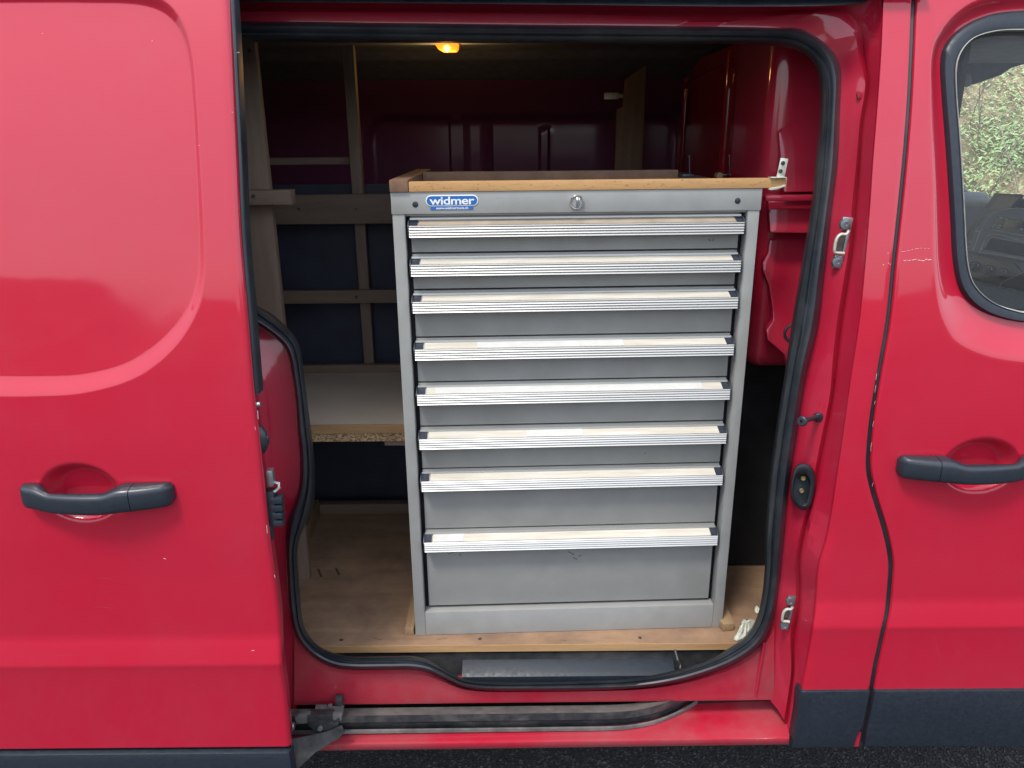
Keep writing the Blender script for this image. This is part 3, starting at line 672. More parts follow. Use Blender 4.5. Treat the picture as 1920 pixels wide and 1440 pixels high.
# roller arm to the lower rail
mbx = MB()
a = [PS(549, 1440, .0), PS(575, 1408, .0), PS(606, 1382, .02), PS(628, 1372, .03)]
z0 = W(600, 1345, .03).z
y3 = W(620, 1372, .0)
q = [W(548, 1388, -.015), W(585, 1376, .012), W(600, 1372, .02), W(640, 1384, .012), W(628, 1392, .0), W(548, 1450, -.045)]
mbx.prism([Vector((v_.x, v_.y, v_.z)) for v_ in [W(545, 1386, -.03), W(612, 1372, .0), W(640, 1360, .0), W(646, 1372, -.002), W(636, 1384, -.004), W(590, 1412, -.02), W(545, 1455, -.05)]], (0, .006, -.004), .001)
mbx.out('roller_arm', M_plastic_dusty, sdoor)
mbx = MB()
for (u, v, o_), (du, dv), th in (((600, 1347, .008), (56, 8), .02), ((595, 1357, .004), (40, 9), .02)):
    p = PS(u, v, o_); mbx.box(p.x-du/2000, p.x+du/2000, p.y, p.y+th, p.z-dv/1000, p.z+dv/1000, .002)
mbx.prism([W(u, v, .006) for u, v in ((577, 1358), (600, 1352), (626, 1358), (634, 1352), (634, 1362), (618, 1369), (600, 1378), (588, 1370))], (0, .02, 0), .0015)
mbx.out('roller_carriage', M_darkmetal, sdoor)
MB().lathe([(.0005, -.003), (.005, -.003), (.006, 0), (.006, .006)], W(600, 1366, .004), 'Y', 16).out('carriage_bolt', M_rail, sdoor)
# end bracket of the rail
mbx = MB()
mbx.prism([W(592, 1321, .055), W(612, 1321, .055), W(614, 1324, .054), W(645, 1322, .055), W(642, 1341, .018), W(588, 1341, .018)], (0, .004, -.004), .0008)
mbx.prism([W(563, 1330, .05), W(588, 1329, .05), W(586, 1338, .028), W(559, 1338, .028)], (0, .003, -.004), .0008)
mbx.prism([W(588, 1341, .017), W(641, 1341, .017), W(640, 1352, .017), W(556, 1358, .017), W(552, 1345, .017), W(565, 1338, .020)], (0, .012, 0), .001)
mbx.out('rail_bracket', M_rail, van)
MB().box(W(631, 1310, .07).x, W(645, 1310, .07).x, .052, .07, W(631, 1323, .06).z, W(631, 1306, .06).z, .004).out('bracket_stop', M_plastic_dusty, van)
MB().lathe([(.0005, .003), (.0045, .003), (.0048, 0)], W(619, 1324, .045), 'Z', 14).out('bracket_rivet', M_galv, van)
MB().cyl(W(547, 1362, -.0), .008, .012, 'X', 16, .002).out('end_roller', M_galv, van)

def dscratch(pts, w_, mat=None):
    MB().tube([PD(u, v, -.00015) for u, v in pts], w_, 4).out('scratch', mat or M_scr, sdoor)
M_dscr = plain('dull_dark_scratch', (.20, .01, .03), .6)
random.seed(5)
for k in range(7):
    u, v = random.uniform(20, 480), random.uniform(60, 1390); a_ = random.uniform(-.6, .6); l = random.uniform(1.5, 5)
    dscratch([(u, v), (u+l, v+l*a_)], random.uniform(.0002, .0005))
for k in range(12):
    u, v = random.uniform(20, 470), random.uniform(760, 1380); l = random.uniform(8, 40)
    dscratch([(u, v), (u+l*.5, v+random.uniform(-1.5, 1.5)), (u+l, v+random.uniform(-2, 2))], .00016, M_dscr)
for (u, v0, v1) in ((483, 770, 786), (500, 985, 1000), (478, 800, 806), (514.5, 1078, 1083)):
    dscratch([(u, v0), (u+1.2, v1)], .0005)

# --- door handles: bar with a separate end cap
def handle(cx, cz, ybase, sgn, parent, name):
    """sgn +1: cap on the right end (+x)"""
    L = .272; st = []
    for s in np.linspace(0, 1, 49):
        x = (s-.5)*L
        e = min(s, 1-s)*2
        endr = math.sqrt(max(0, 1 - max(0, 1 - min(s, 1-s)*L/.010)**2))
        grip = smooth((s-.10)/.14)*smooth((.70-s)/.14)          # the narrower grip part
        top = .0205 - .0105*grip; bot = -.0215 - .006*math.sin(math.pi*s)
        bow = math.sin(math.pi*min(1, max(0, s)))**.7
        yf = -(.016 + .026*bow); yb = .003 - .024*grip
        st.append((x, top*max(.35, endr)**.6, bot*max(.35, endr)**.6, yf*max(.3, endr), yb, 1))
    if sgn < 0: st = [(-a, b, c, d, e, f) for a, b, c, d, e, f in st][::-1]
    def sec(t):
        x, top, bot, yf, yb, _ = t; ring = []
        for k in range(20):
            q = 2*math.pi*k/20; cx_, sx_ = math.cos(q), math.sin(q)
            ex = .42; yy = (abs(cx_)**ex)*(1 if cx_ > 0 else -1); zz = (abs(sx_)**.55)*(1 if sx_ > 0 else -1)
            ym, yh = (yf+yb)/2, (yb-yf)/2; zm, zh = (top+bot)/2, (top-bot)/2
            tiltz = -.35*(yy < 0)*(zz > 0)*.004
            ring.append(Vector((cx + x, ybase + ym + yh*yy, cz + zm + zh*zz + tiltz)))
        return ring
    cut = .765
    def part(nm, S0):
        V = [sec(t) for t in S0]; n = 20; vs = [p for r in V for p in r]; fs = []
        for i in range(len(V)-1):
            for k in range(n): fs.append((i*n+k, i*n+(k+1) % n, (i+1)*n+(k+1) % n, (i+1)*n+k))
        fs.append(tuple(range(n))); fs.append(tuple(range(len(vs)-n, len(vs))))
        return mesh(nm, vs, fs, M_handle, parent, True, 50)
    nst = len(st)
    if sgn > 0: k = int(nst*cut); A, B = st[:k], st[k:]
    else: k = nst - int(nst*cut); A, B = st[k:], st[:k]
    def trim(a, amt): return tuple([a[0]+amt] + list(a[1:]))
    if sgn > 0: B = [trim(A[-1], .0014)] + B
    else: B = B + [trim(A[0], -.0014)]
    part('door_handle', A); part('handle_cap', B)
handle(W(175, 937, OFF-.02).x, W(175, 938, OFF-.03).z, OFF + float(S(1.07)), +1, sdoor, 'h')
xr = W(1691, 883, -.02).x + .136
handle(xr, W(xr*1000 if False else 1800, 883, -.03).z, float(S(1.07)), -1, fdoor, 'h')

# --- hardware on the pillar
def striker(cu, cv, hgt, wid, name, tilt, narrow=1.0):
    pr_ = PS(cu, cv, .050); y0 = pr_.y
    Mx = Matrix.Translation((pr_.x, y0, pr_.z)) @ Matrix.Rotation(R(tilt), 4, 'Y')
    hh, hw = hgt/2, wid/2
    t = MB()
    for s in (1, -1): t.box(-hw*.55, hw, -.004, .002, s*hh - (0 if s < 0 else hh*.5), s*hh + (hh*.5 if s < 0 else 0), .0018, Mx)
    t.box(hw*.45, hw, -.004, .002, -hh*.6, hh*.6, .0015, Mx)
    st_ = t.out(name, M_galv, van)
    t = MB()
    loop = [(hw*.5, hh*.50), (hw*.2, hh*.36), (-hw*.5, hh*.34), (-hw*.95, hh*.2), (-hw, -hh*.2), (-hw*.85, -hh*.36), (0, -hh*.38), (hw*.5, -hh*.38)]
    t.tube([Mx @ Vector((x, -.010, z)) for x, z in [(q_[0], q_[1]) for q_ in cat(loop, 40)]], .0030, 8)
    t.out('striker_loop', M_zinc, st_)
    MB().box(-hw*.7, hw*.4, -.001, .001, -hh*.34, hh*.3, 0, Mx).out('striker_pocket', plain('dull_steel_pocket', (.10, .09, .08), .5, metal=.5), st_)
    for s in (1, -1):
        q = Mx @ Vector((-hw*.05, -.005, s*hh*.74)); mm = MB().lathe([(.001, -.0015), (.0035, -.0015), (.004, -.003), (hw*.72, -.0025), (hw*.8, 0), (hw*.78, .004)], q, 'Y', 24); mm.out('striker_screw', plain('steel_screw_%d' % cv, (.30, .32, .34), .35, metal=.8), st_)
striker(1576, 455, .094, .026, 'upper_striker', 5)
striker(1475, 1148, .082, .022, 'lower_striker', 6)
# guide pin
p = PS(1534, 782, .055); q = PS(1506, 789, .0)
d = (q-p)
MB().lathe([(.0001, .004), (.009, .003), (.0098, .0), (.0098, -.004), (.007, -.006)], p, 'Y', 24).out('guide_pin', M_plastic, van)
gp = MB(); a = p; bpt = W(1507, 789, p.y-.045); gp.tube([a, a + (bpt-a)*.3, a + (bpt-a)*.8, bpt], [.0062, .0048, .0046, .0065], 16); gp.out('pin_shaft', M_plastic, D.objects['guide_pin'])
gm = MB(); axis = (bpt-a).normalized(); rot = Vector((0, -1, 0)).rotation_difference(axis).to_matrix().to_4x4()
gm.lathe([(.0055, 0), (.0090, -.002), (.0098, -.005), (.0095, -.009), (.0075, -.0105), (.003, -.0105), (.0025, -.006), (.0005, -.006)], bpt, 'Y', 24, rot); gm.out('pin_head', M_plastic, D.objects['guide_pin'])
# contact plate (oval rubber surround with two brass screws)
ov = [(1507, 868), (1520, 874), (1528, 888), (1529, 905), (1524, 935), (1518, 952), (1506, 957), (1494, 950), (1484, 935), (1482, 918), (1486, 890), (1493, 873)]
cp = MB(); O_ = cat(ov, 40, True)
cpos = O_.mean(0); rowsv = []
for s, off in ((1.0, .062), (1.0, .043), (.94, .036), (.82, .034), (.72, .035), (.66, .040), (.62, .0455), (.3, .0455), (.02, .0455)):
    rowsv.append([PS(*(cpos + (o_-cpos)*s + (np.array([-3, 4])*(s < .75))), off) for o_ in O_])
grid('contact_plate', rowsv, M_rubber, van, closed=True, angle=50)
for (u, v) in ((1505, 896), (1502, 919)):
    MB().lathe([(.0005, -.003), (.0022, -.003), (.0024, -.0045), (.0042, -.0045), (.0046, 0)], PS(u, v, .044), 'Y', 12).out('contact_screw', plain('brass_contact', (.45, .36, .16), .4, metal=.8), D.objects['contact_plate'])
# pressed recess marks on the pillar
for (u, v, ru, rv) in ((1611, 178, 4, 7),):
    Q = [PS(u + ru*math.cos(t_), v + rv*math.sin(t_), .047) for t_ in np.linspace(0, 6.28, 16, endpoint=False)]
    MB().prism(Q, (0, .004, 0)).out('grommet', plain('dark_red_grommet', (.25, .01, .02), .4), van)

# --- cargo bay shell
FLZ = .588
# ceiling: ribbed headliner
V = []
for y in np.linspace(.10, 1.80, 50):
    zc_ = 1.955 - .10*max(0, (y-1.25)/.5)**2 - .03*max(0, (.35-y)/.25)
    V.append([Vector((x, y, zc_ - (.012 if (int(y/.28) % 2) else 0))) for x in np.linspace(-2.3, .72, 4)])
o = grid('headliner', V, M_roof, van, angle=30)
# far wall, pressed sheet with an embossed door panel
xs_ = np.linspace(-2.3, .70, 260); zs_ = np.linspace(.50, 1.90, 130); Zf, Xf = np.meshgrid(zs_, xs_, indexing='ij')
Pf = np.stack([Xf.ravel(), Zf.ravel()], 1)
def rrect(cx, cz, hx, hz_, r):
    q = np.abs(Pf - np.array([cx, cz])) - np.array([hx-r, hz_-r]); return np.hypot(np.maximum(q[:, 0], 0), np.maximum(q[:, 1], 0)) + np.minimum(np.maximum(q[:, 0], q[:, 1]), 0) - r
def fx(u, v): p = W(u, v, 1.74); return p.x, p.z
cxp, czp = fx(960, 330)
Yf = 1.74 - .02*smooth((Zf.ravel()-1.5)/.5)*0 + .045*smooth(-rrect(cxp+.05, czp-.10, .62, .33, .10)/.03)
for (u0, u1, v0, v1) in ((838, 880, 215, 420), (905, 925, 225, 420), (1010, 1032, 235, 420)):
    a, b = fx(u0, v0), fx(u1, v1); Yf = Yf - .028*smooth(-rrect((a[0]+b[0])/2, (a[1]+b[1])/2, abs(b[0]-a[0])/2, abs(a[1]-b[1])/2, abs(b[0]-a[0])/2)/.012)
Yf = (Yf + .10*smooth((.9-Zf.ravel())/.5)*0).reshape(Zf.shape) + .12*0 + (-.10)*smooth((Zf-1.72)/.2)
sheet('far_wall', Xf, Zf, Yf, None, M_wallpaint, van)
# bulkhead between cargo bay and cab
BX = .645
bk = MB()
bk.box(BX, BX+.012, .46, 1.76, FLZ, 1.93)
bk.out('bulkhead', M_paint_in, van)
bh = D.objects['bulkhead']
def vbead(u, v0, v1, r, nm='bulkhead_bead'):
    a = WX(u, v0, BX); b_ = WX(u, v1, BX); yy = a.y
    MB().tube([Vector((BX+.002, yy, z)) for z in np.linspace(min(a.z, 1.92), b_.z, 6)], r, 12).out(nm, M_paint_in, bh)
vbead(1415, 85, 360, .022); vbead(1432, 90, 360, .012); vbead(1372, 95, 360, .016); vbead(1290, 100, 360, .012)
# diagonal pressed rib
a, b_ = WX(1235, 185, BX), WX(1375, 118, BX)
MB().tube([Vector((BX+.003, p_.y, p_.z)) for p_ in (a, a*.5+b_*.5, b_)], .014, 12).out('bulkhead_rib', M_paint_in, bh)
a, b_ = WX(1440, 245, BX), WX(1545, 175, BX)
MB().tube([Vector((BX+.003, p_.y, p_.z)) for p_ in (a, a*.5+b_*.5, b_)], .030, 12).out('bulkhead_rib', M_paint_in, bh)
# pillar inner box that closes the bulkhead towards the door, with three tilted pads outlined like sky reflections
PY = .27
def pad(name, px, tilt, th=.02, y0=PY, b=.006):
    pts = [W(u, v, y0) for u, v in px]; zt_ = max(p.z for p in pts); zb_ = min(p.z for p in pts)
    pts = [Vector((p.x, y0 + tilt*(p.z-zb_), p.z)) for p in pts]
    return MB().prism(pts, (0, th, 0), b).out(name, M_paint_in, bh)
PXL = W(1424, 400, PY+.06).x; LZT = W(1450, 706, PY).z
box('inner_pillar', PXL, .92, PY+.05, .62, LZT, 1.96, M_paint_in, bh, .045)
pad('reflection_pad', [(1472, 247), (1490, 232), (1515, 219), (1560, 205), (1700, 205), (1700, 358), (1470, 361)], .34)
pad('reflection_pad', [(1446, 377), (1700, 372), (1700, 440), (1445, 437)], .30)
pad('pillar_ledge', [(1436, 366), (1700, 364), (1700, 374), (1436, 378)], .0, y0=PY-.018, b=.004)
pad('reflection_pad', [(1457, 452), (1700, 452), (1700, 700), (1478, 700), (1474, 668), (1460, 656), (1442, 640), (1441, 622), (1455, 605), (1455, 585), (1450, 540), (1441, 515), (1441, 498), (1452, 480)], .16)
# black tie-down ring seen beside the seal
p = W(1488, 625, PY-.03)
MB().tube([p + Vector((.018*math.cos(t_), -.003*math.cos(t_), .019*math.sin(t_))) for t_ in np.linspace(0, 6.283, 28, endpoint=False)], .0032, 8, closed=True).out('tie_down_ring', M_plastic, van)
# dark lining on the lower bulkhead, and a shade sheet beside the cabinet
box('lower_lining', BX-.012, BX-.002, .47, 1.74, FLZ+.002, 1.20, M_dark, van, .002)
box('shade_sheet_front', PXL-.03, .90, .45, .46, FLZ+.004, LZT+.03, M_dark, van, .002)  # near-black sheet standing in for the darkness beside the cabinet
# shelf unit side: dark bay rear wall
box('rear_partition', -2.32, -2.30, .05, 1.78, .4, 1.95, M_navy_shade, van)
box('load_floor', -2.3, .75, .135, 1.80, .50, .562, M_darkmetal, van)
box('underbody', -2.3, 1.6, .16, 1.75, .36, .44, M_dark, van)
# body sides, roof and far flank so that the van is closed
V = [[Vector((x, float(S(z))+.004, z)) for z in np.linspace(.42, 2.0, 40)] for x in (-2.6, -1.6, -.62)]
grid('rear_side_panel', V, M_paint, van, angle=180)
V = []
for q in np.linspace(0, 1, 30):
    y = .12 + 1.68*q; z = 1.965 + .05*math.sin(math.pi*q)
    V.append([Vector((x, y, z)) for x in (-2.6, -1, 1, 1.9)])
o = grid('roof', V, M_paint, van, angle=180)
V = [[Vector((x, 1.92 - float(S(z)), z)) for z in np.linspace(.42, 2.0, 30)] for x in (-2.6, -1.0, .72)]
grid('far_side_panel', V, M_paint, van, angle=180)
V = [[Vector((x, 1.92 - float(S(z)), z)) for z in np.linspace(.42, 1.24, 20)] for x in (.72, 1.3, 2.1)]
grid('far_front_door', V, M_paint, van, angle=180)

# --- step under the load floor
st = MB(); xl, xr_ = W(865, 1250, .10).x, W(1268, 1250, .10).x; zst = W(1000, 1262, .105).z
st.prism([Vector((xl, .098, zst-.03)), Vector((xl, .098, zst-.004)), Vector((xl, .106, zst+.002)), Vector((xl, .136, zst+.014)), Vector((xl, .150, zst+.020)), Vector((xl, .30, zst+.020)), Vector((xl, .30, zst-.03))], (xr_-xl, 0, 0), .002)
st.out('entry_step', M_plastic, van)
box('inner_sill', -.5, .62, .150, .17, .478, .562, M_paint_dusty, van)
box('inner_sill_tread', -.5, .62, .080, .150, .478, .500, M_paint_dusty, van, .004)
a = W(1275, 1246, .11); MB().tube([a+Vector((-.010, .02, .03)), a+Vector((-.006, .0, .012)), a, a+Vector((.0, -.006, -.006))], .003, 8).out('step_bolt', M_darkmetal, van)

# --- interior lamp
m, nt2, b = newmat('lit_amber_lens'); setp(b, col=(.9, .45, .08), rough=.3)
b.inputs['Emission Color'].default_value = (1, .27, .015, 1); b.inputs['Emission Strength'].default_value = .62
M_lens = m
m, nt2, b = newmat('lit_bulb'); setp(b, col=(1, .6, .2)); b.inputs['Emission Color'].default_value = (1, .62, .12, 1); b.inputs['Emission Strength'].default_value = 3; M_bulb = m
YL = 1.10; a = W(817, 84, YL); c_ = W(858, 84, YL); cz_ = W(837, 84, YL).z
lm = MB(); lm.prism([Vector((a.x-.004, YL-.03, cz_+.004)), Vector((c_.x+.004, YL-.03, cz_+.004)), Vector((c_.x+.002, YL-.028, cz_-.012)), Vector((c_.x-.004, YL-.026, cz_-.019)), Vector((a.x+.022, YL-.026, cz_-.019)), Vector((a.x+.008, YL-.028, cz_-.012))], (0, .05, 0), .003)
lamp = lm.out('interior_lamp', M_lens, van)
MB().lathe([(.0005, -.006), (.006, -.005), (.009, 0), (.0005, .002)], W(838, 91, YL-.03), 'Y', 16).out('bulb_glow', M_bulb, lamp)
box('lamp_base', a.x-.008, c_.x+.008, YL-.034, YL+.03, cz_+.005, cz_+.03, M_plastic, lamp, .003)
ld = D.lights.new('lamp_light', 'POINT'); ld.energy = .35; ld.color = (1, .5, .14); ld.shadow_soft_size = .02
lo_ = D.objects.new('lamp_light', ld); C.objects.link(lo_); lo_.location = (W(838, 95, YL).x, YL-.02, cz_-.06)

# --- cab: dashboard, screen, sun visor
Mdash = plain('dashboard_plastic', (.34, .40, .46), .55, var=.15, scale=200, bump=.15)
Mdash2 = plain('dashboard_dark_plastic', (.05, .06, .075), .4)
DPt = Vector((1.45, 1.0, 1.37)); DN = Vector((-1, 0, .26)).normalized()
def DA(u, v, h=0): return WP(u, v, DPt + DN*h, DN)
dash = MB(); Yb0, Yb1 = .30, 1.72
prof = [(1.36, .62), (1.40, 1.10), (1.435, 1.30), (1.475, 1.462), (1.50, 1.474), (1.62, 1.475), (1.95, 1.40), (1.95, .62)]
dash.prism([Vector((x, Yb0, z)) for x, z in prof], (0, Yb1-Yb0, 0), .008)
dash = dash.out('dashboard', Mdash, van)
def dpoly(name, px, mat, h0, h1, b=.001): return MB().prism([DA(u, v, h0) for u, v in px], DN*(h1-h0), b).out(name, mat, dash)
dpoly('console_bezel', [(1822, 472), (1838, 432), (1858, 405), (1875, 396), (1900, 392), (1990, 402), (1990, 500), (1925, 493), (1830, 476)], Mdash, -.002, .014, .004)
dpoly('radio', [(1874, 406), (1985, 424), (1980, 452), (1858, 430)], Mdash2, .012, .018, .001)
dpoly('radio_display', [(1887, 411), (1925, 417), (1922, 431), (1883, 425)], plain('dim_display', (.02, .03, .035), .15), .0175, .0195, .0005)
mk = plain('pale_button', (.6, .8, .8), .4)
for (u, v) in ((1880, 409), (1888, 411), (1869, 422), (1876, 423), (1864, 425), (1872, 427), (1917, 430)):
    dpoly('radio_button', [(u-2.5, v-1.6), (u+2.8, v-1), (u+2.2, v+1.8), (u-3, v+1.2)], mk, .0175, .0205, .0004)
dpoly('storage_frame', [(1855, 441), (1990, 466), (1985, 500), (1838, 472)], Mdash, .012, .020, .002)
dpoly('storage_slot', [(1860, 446), (1985, 469), (1980, 493), (1846, 468)], M_dark, .0195, .0215, .0005)
dpoly('heater_panel', [(1822, 486), (1840, 480), (1905, 494), (1920, 510), (1990, 530), (1990, 560), (1818, 522)], Mdash2, -.002, .006, .003)
for (u, v) in ((1829, 500), (1855, 507), (1882, 514)):
    p = DA(u, v, .006); rot = Vector((0, 1, 0)).rotation_difference(DN).to_matrix().to_4x4()
    MB().lathe([(.016, 0), (.015, .012), (.013, .015), (.001, .015)], p, 'Y', 20, rot).out('heater_knob', M_plastic, dash)
dpoly('vent_frame', [(1813, 472), (1816, 440), (1838, 412), (1862, 405), (1848, 418), (1834, 440), (1824, 474)], Mdash2, -.002, .006, .001)
for k in range(6):
    u, v = 1853 - 6.4*k, 414 + 10*k
    dpoly('vent_slat', [(u-7, v-2), (u+8, v+2), (u+6, v+4.5), (u-9, v+.5)], Mdash, .006, .010, .0004)
dpoly('vent_tab', [(1832, 433), (1842, 434), (1840, 437), (1831, 436)], mk, .010, .016, .0005)
M_edgeline = plain('pale_edge_line', (.75, .80, .85), .4)  # pale tubes added along edges so the dashboard reads
for px in ([(1824, 470), (1840, 430), (1858, 404), (1872, 396), (1900, 391), (1960, 394)], [(1838, 471), (1855, 441), (1925, 454)], [(1836, 473), (1870, 478), (1910, 485), (1930, 489)], [(1858, 431), (1920, 442), (1970, 450)]):
    MB().tube([DA(u, v, .021) for u, v in cat(px, 24)], .0016, 6).out('bezel_edge', M_edgeline, dash)
for k in range(6):
    u, v = 1853 - 6.4*k, 414 + 10*k
    MB().tube([DA(u-7, v-2, .0105), DA(u+8, v+2, .0105)], .0008, 5).out('slat_edge', M_edgeline, dash)
for (u, v) in ((1829, 500), (1855, 507), (1882, 514)):
    MB().tube([DA(u-4, v-6, .022), DA(u, v-7.5, .022), DA(u+4, v-5, .022), DA(u+5, v-1, .022)], .0010, 5).out('knob_mark', M_edgeline, dash)
# instrument hood beyond
h = WX(1800, 392, 1.50)
MB().cyl((1.52, 1.36, 1.375), .115, .20, 'X', 28, .01).out('instrument_hood', Mdash, dash)
MB().cyl((1.415, 1.36, 1.365), .10, .02, 'X', 28, .004).out('instrument_dial', Mdash2, dash)
# nav screen standing on the dashboard
SP = Vector((1.50, .95, 1.50)); SN = Vector((-1, 0, .30)).normalized()
def SA(u, v, h_=0): return WP(u, v, SP + SN*h_, SN)
MB().prism([SA(u, v) for u, v in ((1871, 364), (1922, 366), (1900, 394), (1849, 399))], SN*.012, .002).out('navigation_screen', Mdash2, dash)
MB().prism([SA(u, v, .0125) for u, v in ((1873, 367), (1913, 369), (1894, 391), (1853, 395))], SN*.001).out('screen_glass', plain('screen_glass', (.14, .16, .155), .12), dash)
MB().box(1.50, 1.54, .90, 1.0, 1.46, 1.50, .004).out('screen_foot', Mdash2, dash)
# charging cable
cb_ = [(1940, 500), (1915, 512), (1895, 522), (1880, 530), (1874, 538), (1880, 543), (1895, 541), (1905, 545)]
MB().tube([DA(u, v, .03) for u, v in cat(cb_, 40)], .0012, 6).out('charging_cable', plain('pale_cable', (.5, .5, .48), .5), van)
box('cab_headliner', .70, 2.1, .15, 1.60, 1.915, 1.96, plain('cab_headliner_fabric', (.16, .18, .20), .9), van, .02)
# far header with curved lower edge
hp = [W(u, v, 1.62) for u, v in ((1700, 40), (1990, 40), (1990, 112), (1920, 120), (1898, 127), (1877, 141), (1845, 152), (1828, 158), (1700, 165))]
MB().prism(hp, (0, .05, 0), .004).out('far_header', plain('header_fabric', (.10, .115, .13), .85), van)
vp = [W(u, v, 1.40) for u, v in ((1700, 138), (1821, 138), (1823, 158), (1816, 163), (1700, 167))]
MB().prism(vp, (0, .015, 0), .003).out('sun_visor', plain('visor_fabric', (.42, .40, .38), .8), van)
MB().prism([W(u, v, 1.395) for u, v in ((1795, 147), (1804, 147), (1803, 158), (1794, 158))], (0, .008, 0), .001).out('visor_clip', Mdash2, van)
# far pillar base and door top
MB().prism([W(u, v, 1.66) for u, v in ((1780, 340), (1798, 352), (1812, 366), (1825, 380), (1780, 392))], (0, .06, 0), .003).out('far_door_top', M_plastic, van)
MB().tube([W(u, v, 1.64) for u, v in ((1786, 335), (1803, 350), (1822, 368), (1835, 384))], .006, 8).out('far_glass_edge', plain('pale_pillar_trim', (.5, .5, .46), .5), van)
box('cab_floor', .70, 2.0, .14, 1.75, .60, .66, M_dark, van)
box('pillar_back', .925, .935, .34, .62, .6, 1.90, M_dark, van)
box('pillar_trim', .78, .81, .17, .34, .6, 1.80, M_dark, van)
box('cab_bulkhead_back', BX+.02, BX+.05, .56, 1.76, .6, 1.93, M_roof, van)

# ------------------------------------------------------------------ plywood floor board and battens
fb = thing('floor_board', (0, .9, .567), 'worn plywood floor board with light cut edge lying in the cargo bay', 'floor board')
yfr = WZ(1000, 1207.5, FLZ+.003).y
box('plywood_sheet', -2.1, .78, yfr, 1.70, .572, FLZ+.003, M_floor, fb, .001)
box('plywood_edge_band', -.62, .60, yfr-.0025, yfr, .573, FLZ+.0022, M_edge, fb)

cab_loc = Vector((.12979122, .17560136, .59121417)); YAW = 0.03182682
bl = thing('floor_batten', W(770, 1190, .19), 'small light wood batten screwed along the left foot of the grey cabinet', 'batten')
zf = FLZ + .0035
def batten(th, px_l, px_r, zt_, y0, y1, mat):
    pass
pl_ = WZ(759, 1191, zf); pr2 = WZ(779, 1191, zf); bl.location = (pl_.x, pl_.y, zf)
box('batten_strip', pl_.x, cab_loc.x - .3585*math.cos(YAW) - .004, pl_.y, pl_.y+.50, zf, zf+.017, M_plank_y, bl, .001)
pb = WZ(1351, 1178, zf); br = thing('floor_batten', (pb.x, pb.y, zf), 'chipped batten lying along the right foot of the grey cabinet', 'batten')
MB().prism([Vector((pb.x-.002, pb.y+.002, zf)), Vector((pb.x+.002, pb.y-.012, zf)), Vector((pb.x+.028, pb.y-.010, zf)), Vector((pb.x+.030, pb.y+.010, zf)), Vector((pb.x+.020, pb.y+.48, zf)), Vector((pb.x-.002+.0, pb.y+.48, zf))], (0, 0, .020), .002).out('batten_strip', M_plank_y, br)

# ------------------------------------------------------------------ the grey drawer cabinet (local frame, front at y = 0)
cabn = thing('tool_cabinet', cab_loc, 'tall grey steel cabinet with eight drawers and aluminium handles', 'tool cabinet', world=False, rz=YAW)
M_label0 = plain('browned_label_strip', (.46, .38, .29), .35, var=.2, scale=18, dirt=(.2, .16, .13), dirtamt=.5)
HW = .3585
MB().box(-HW+.004, HW-.004, .032, .72, .0, .995, .002).out('cabinet_interior', M_cabin, cabn)
MB().box(-HW, -HW+.0032, 0.0, .725, 0, .9575, .0008).out('side_wall', M_grey, cabn)
MB().box(HW-.0032, HW, 0.0, .725, 0, .9575, .0008).out('side_wall', M_grey, cabn)
for s in (-1, 1):
    x0, x1 = sorted((s*(HW-.0005), s*.3345))
    MB().box(x0, x1, -.0015, .0005, .0005, .9585, .0005).box(min(s*.3345, s*.3363), max(s*.3345, s*.3363), -.0015, .024, .06, .9585, .0004).out('corner_post', M_grey, cabn)
MB().box(-HW-.001, HW+.001, -.0035, .02, .9585, 1.000, .0012).box(-.334, .334, .0035, .018, .9545, .9583).out('top_rail', M_grey, cabn)
MB().box(-HW, HW, .022, .724, .9958, .9998).out('top_plate', M_grey, cabn)
MB().box(-.334, .334, -.0022, .024, .001, .062, .0012).out('plinth', M_grey, cabn)
tops = [.9575, .8825, .8075, .7085+.0005, .6105+.0015, .5130, .4145, .2675]
tops = [.9575, .8820, .8085, .7100, .6130, .5138, .4155, .2676]; bots = tops[1:] + [.0682]
FR = .3255; YF = .0145
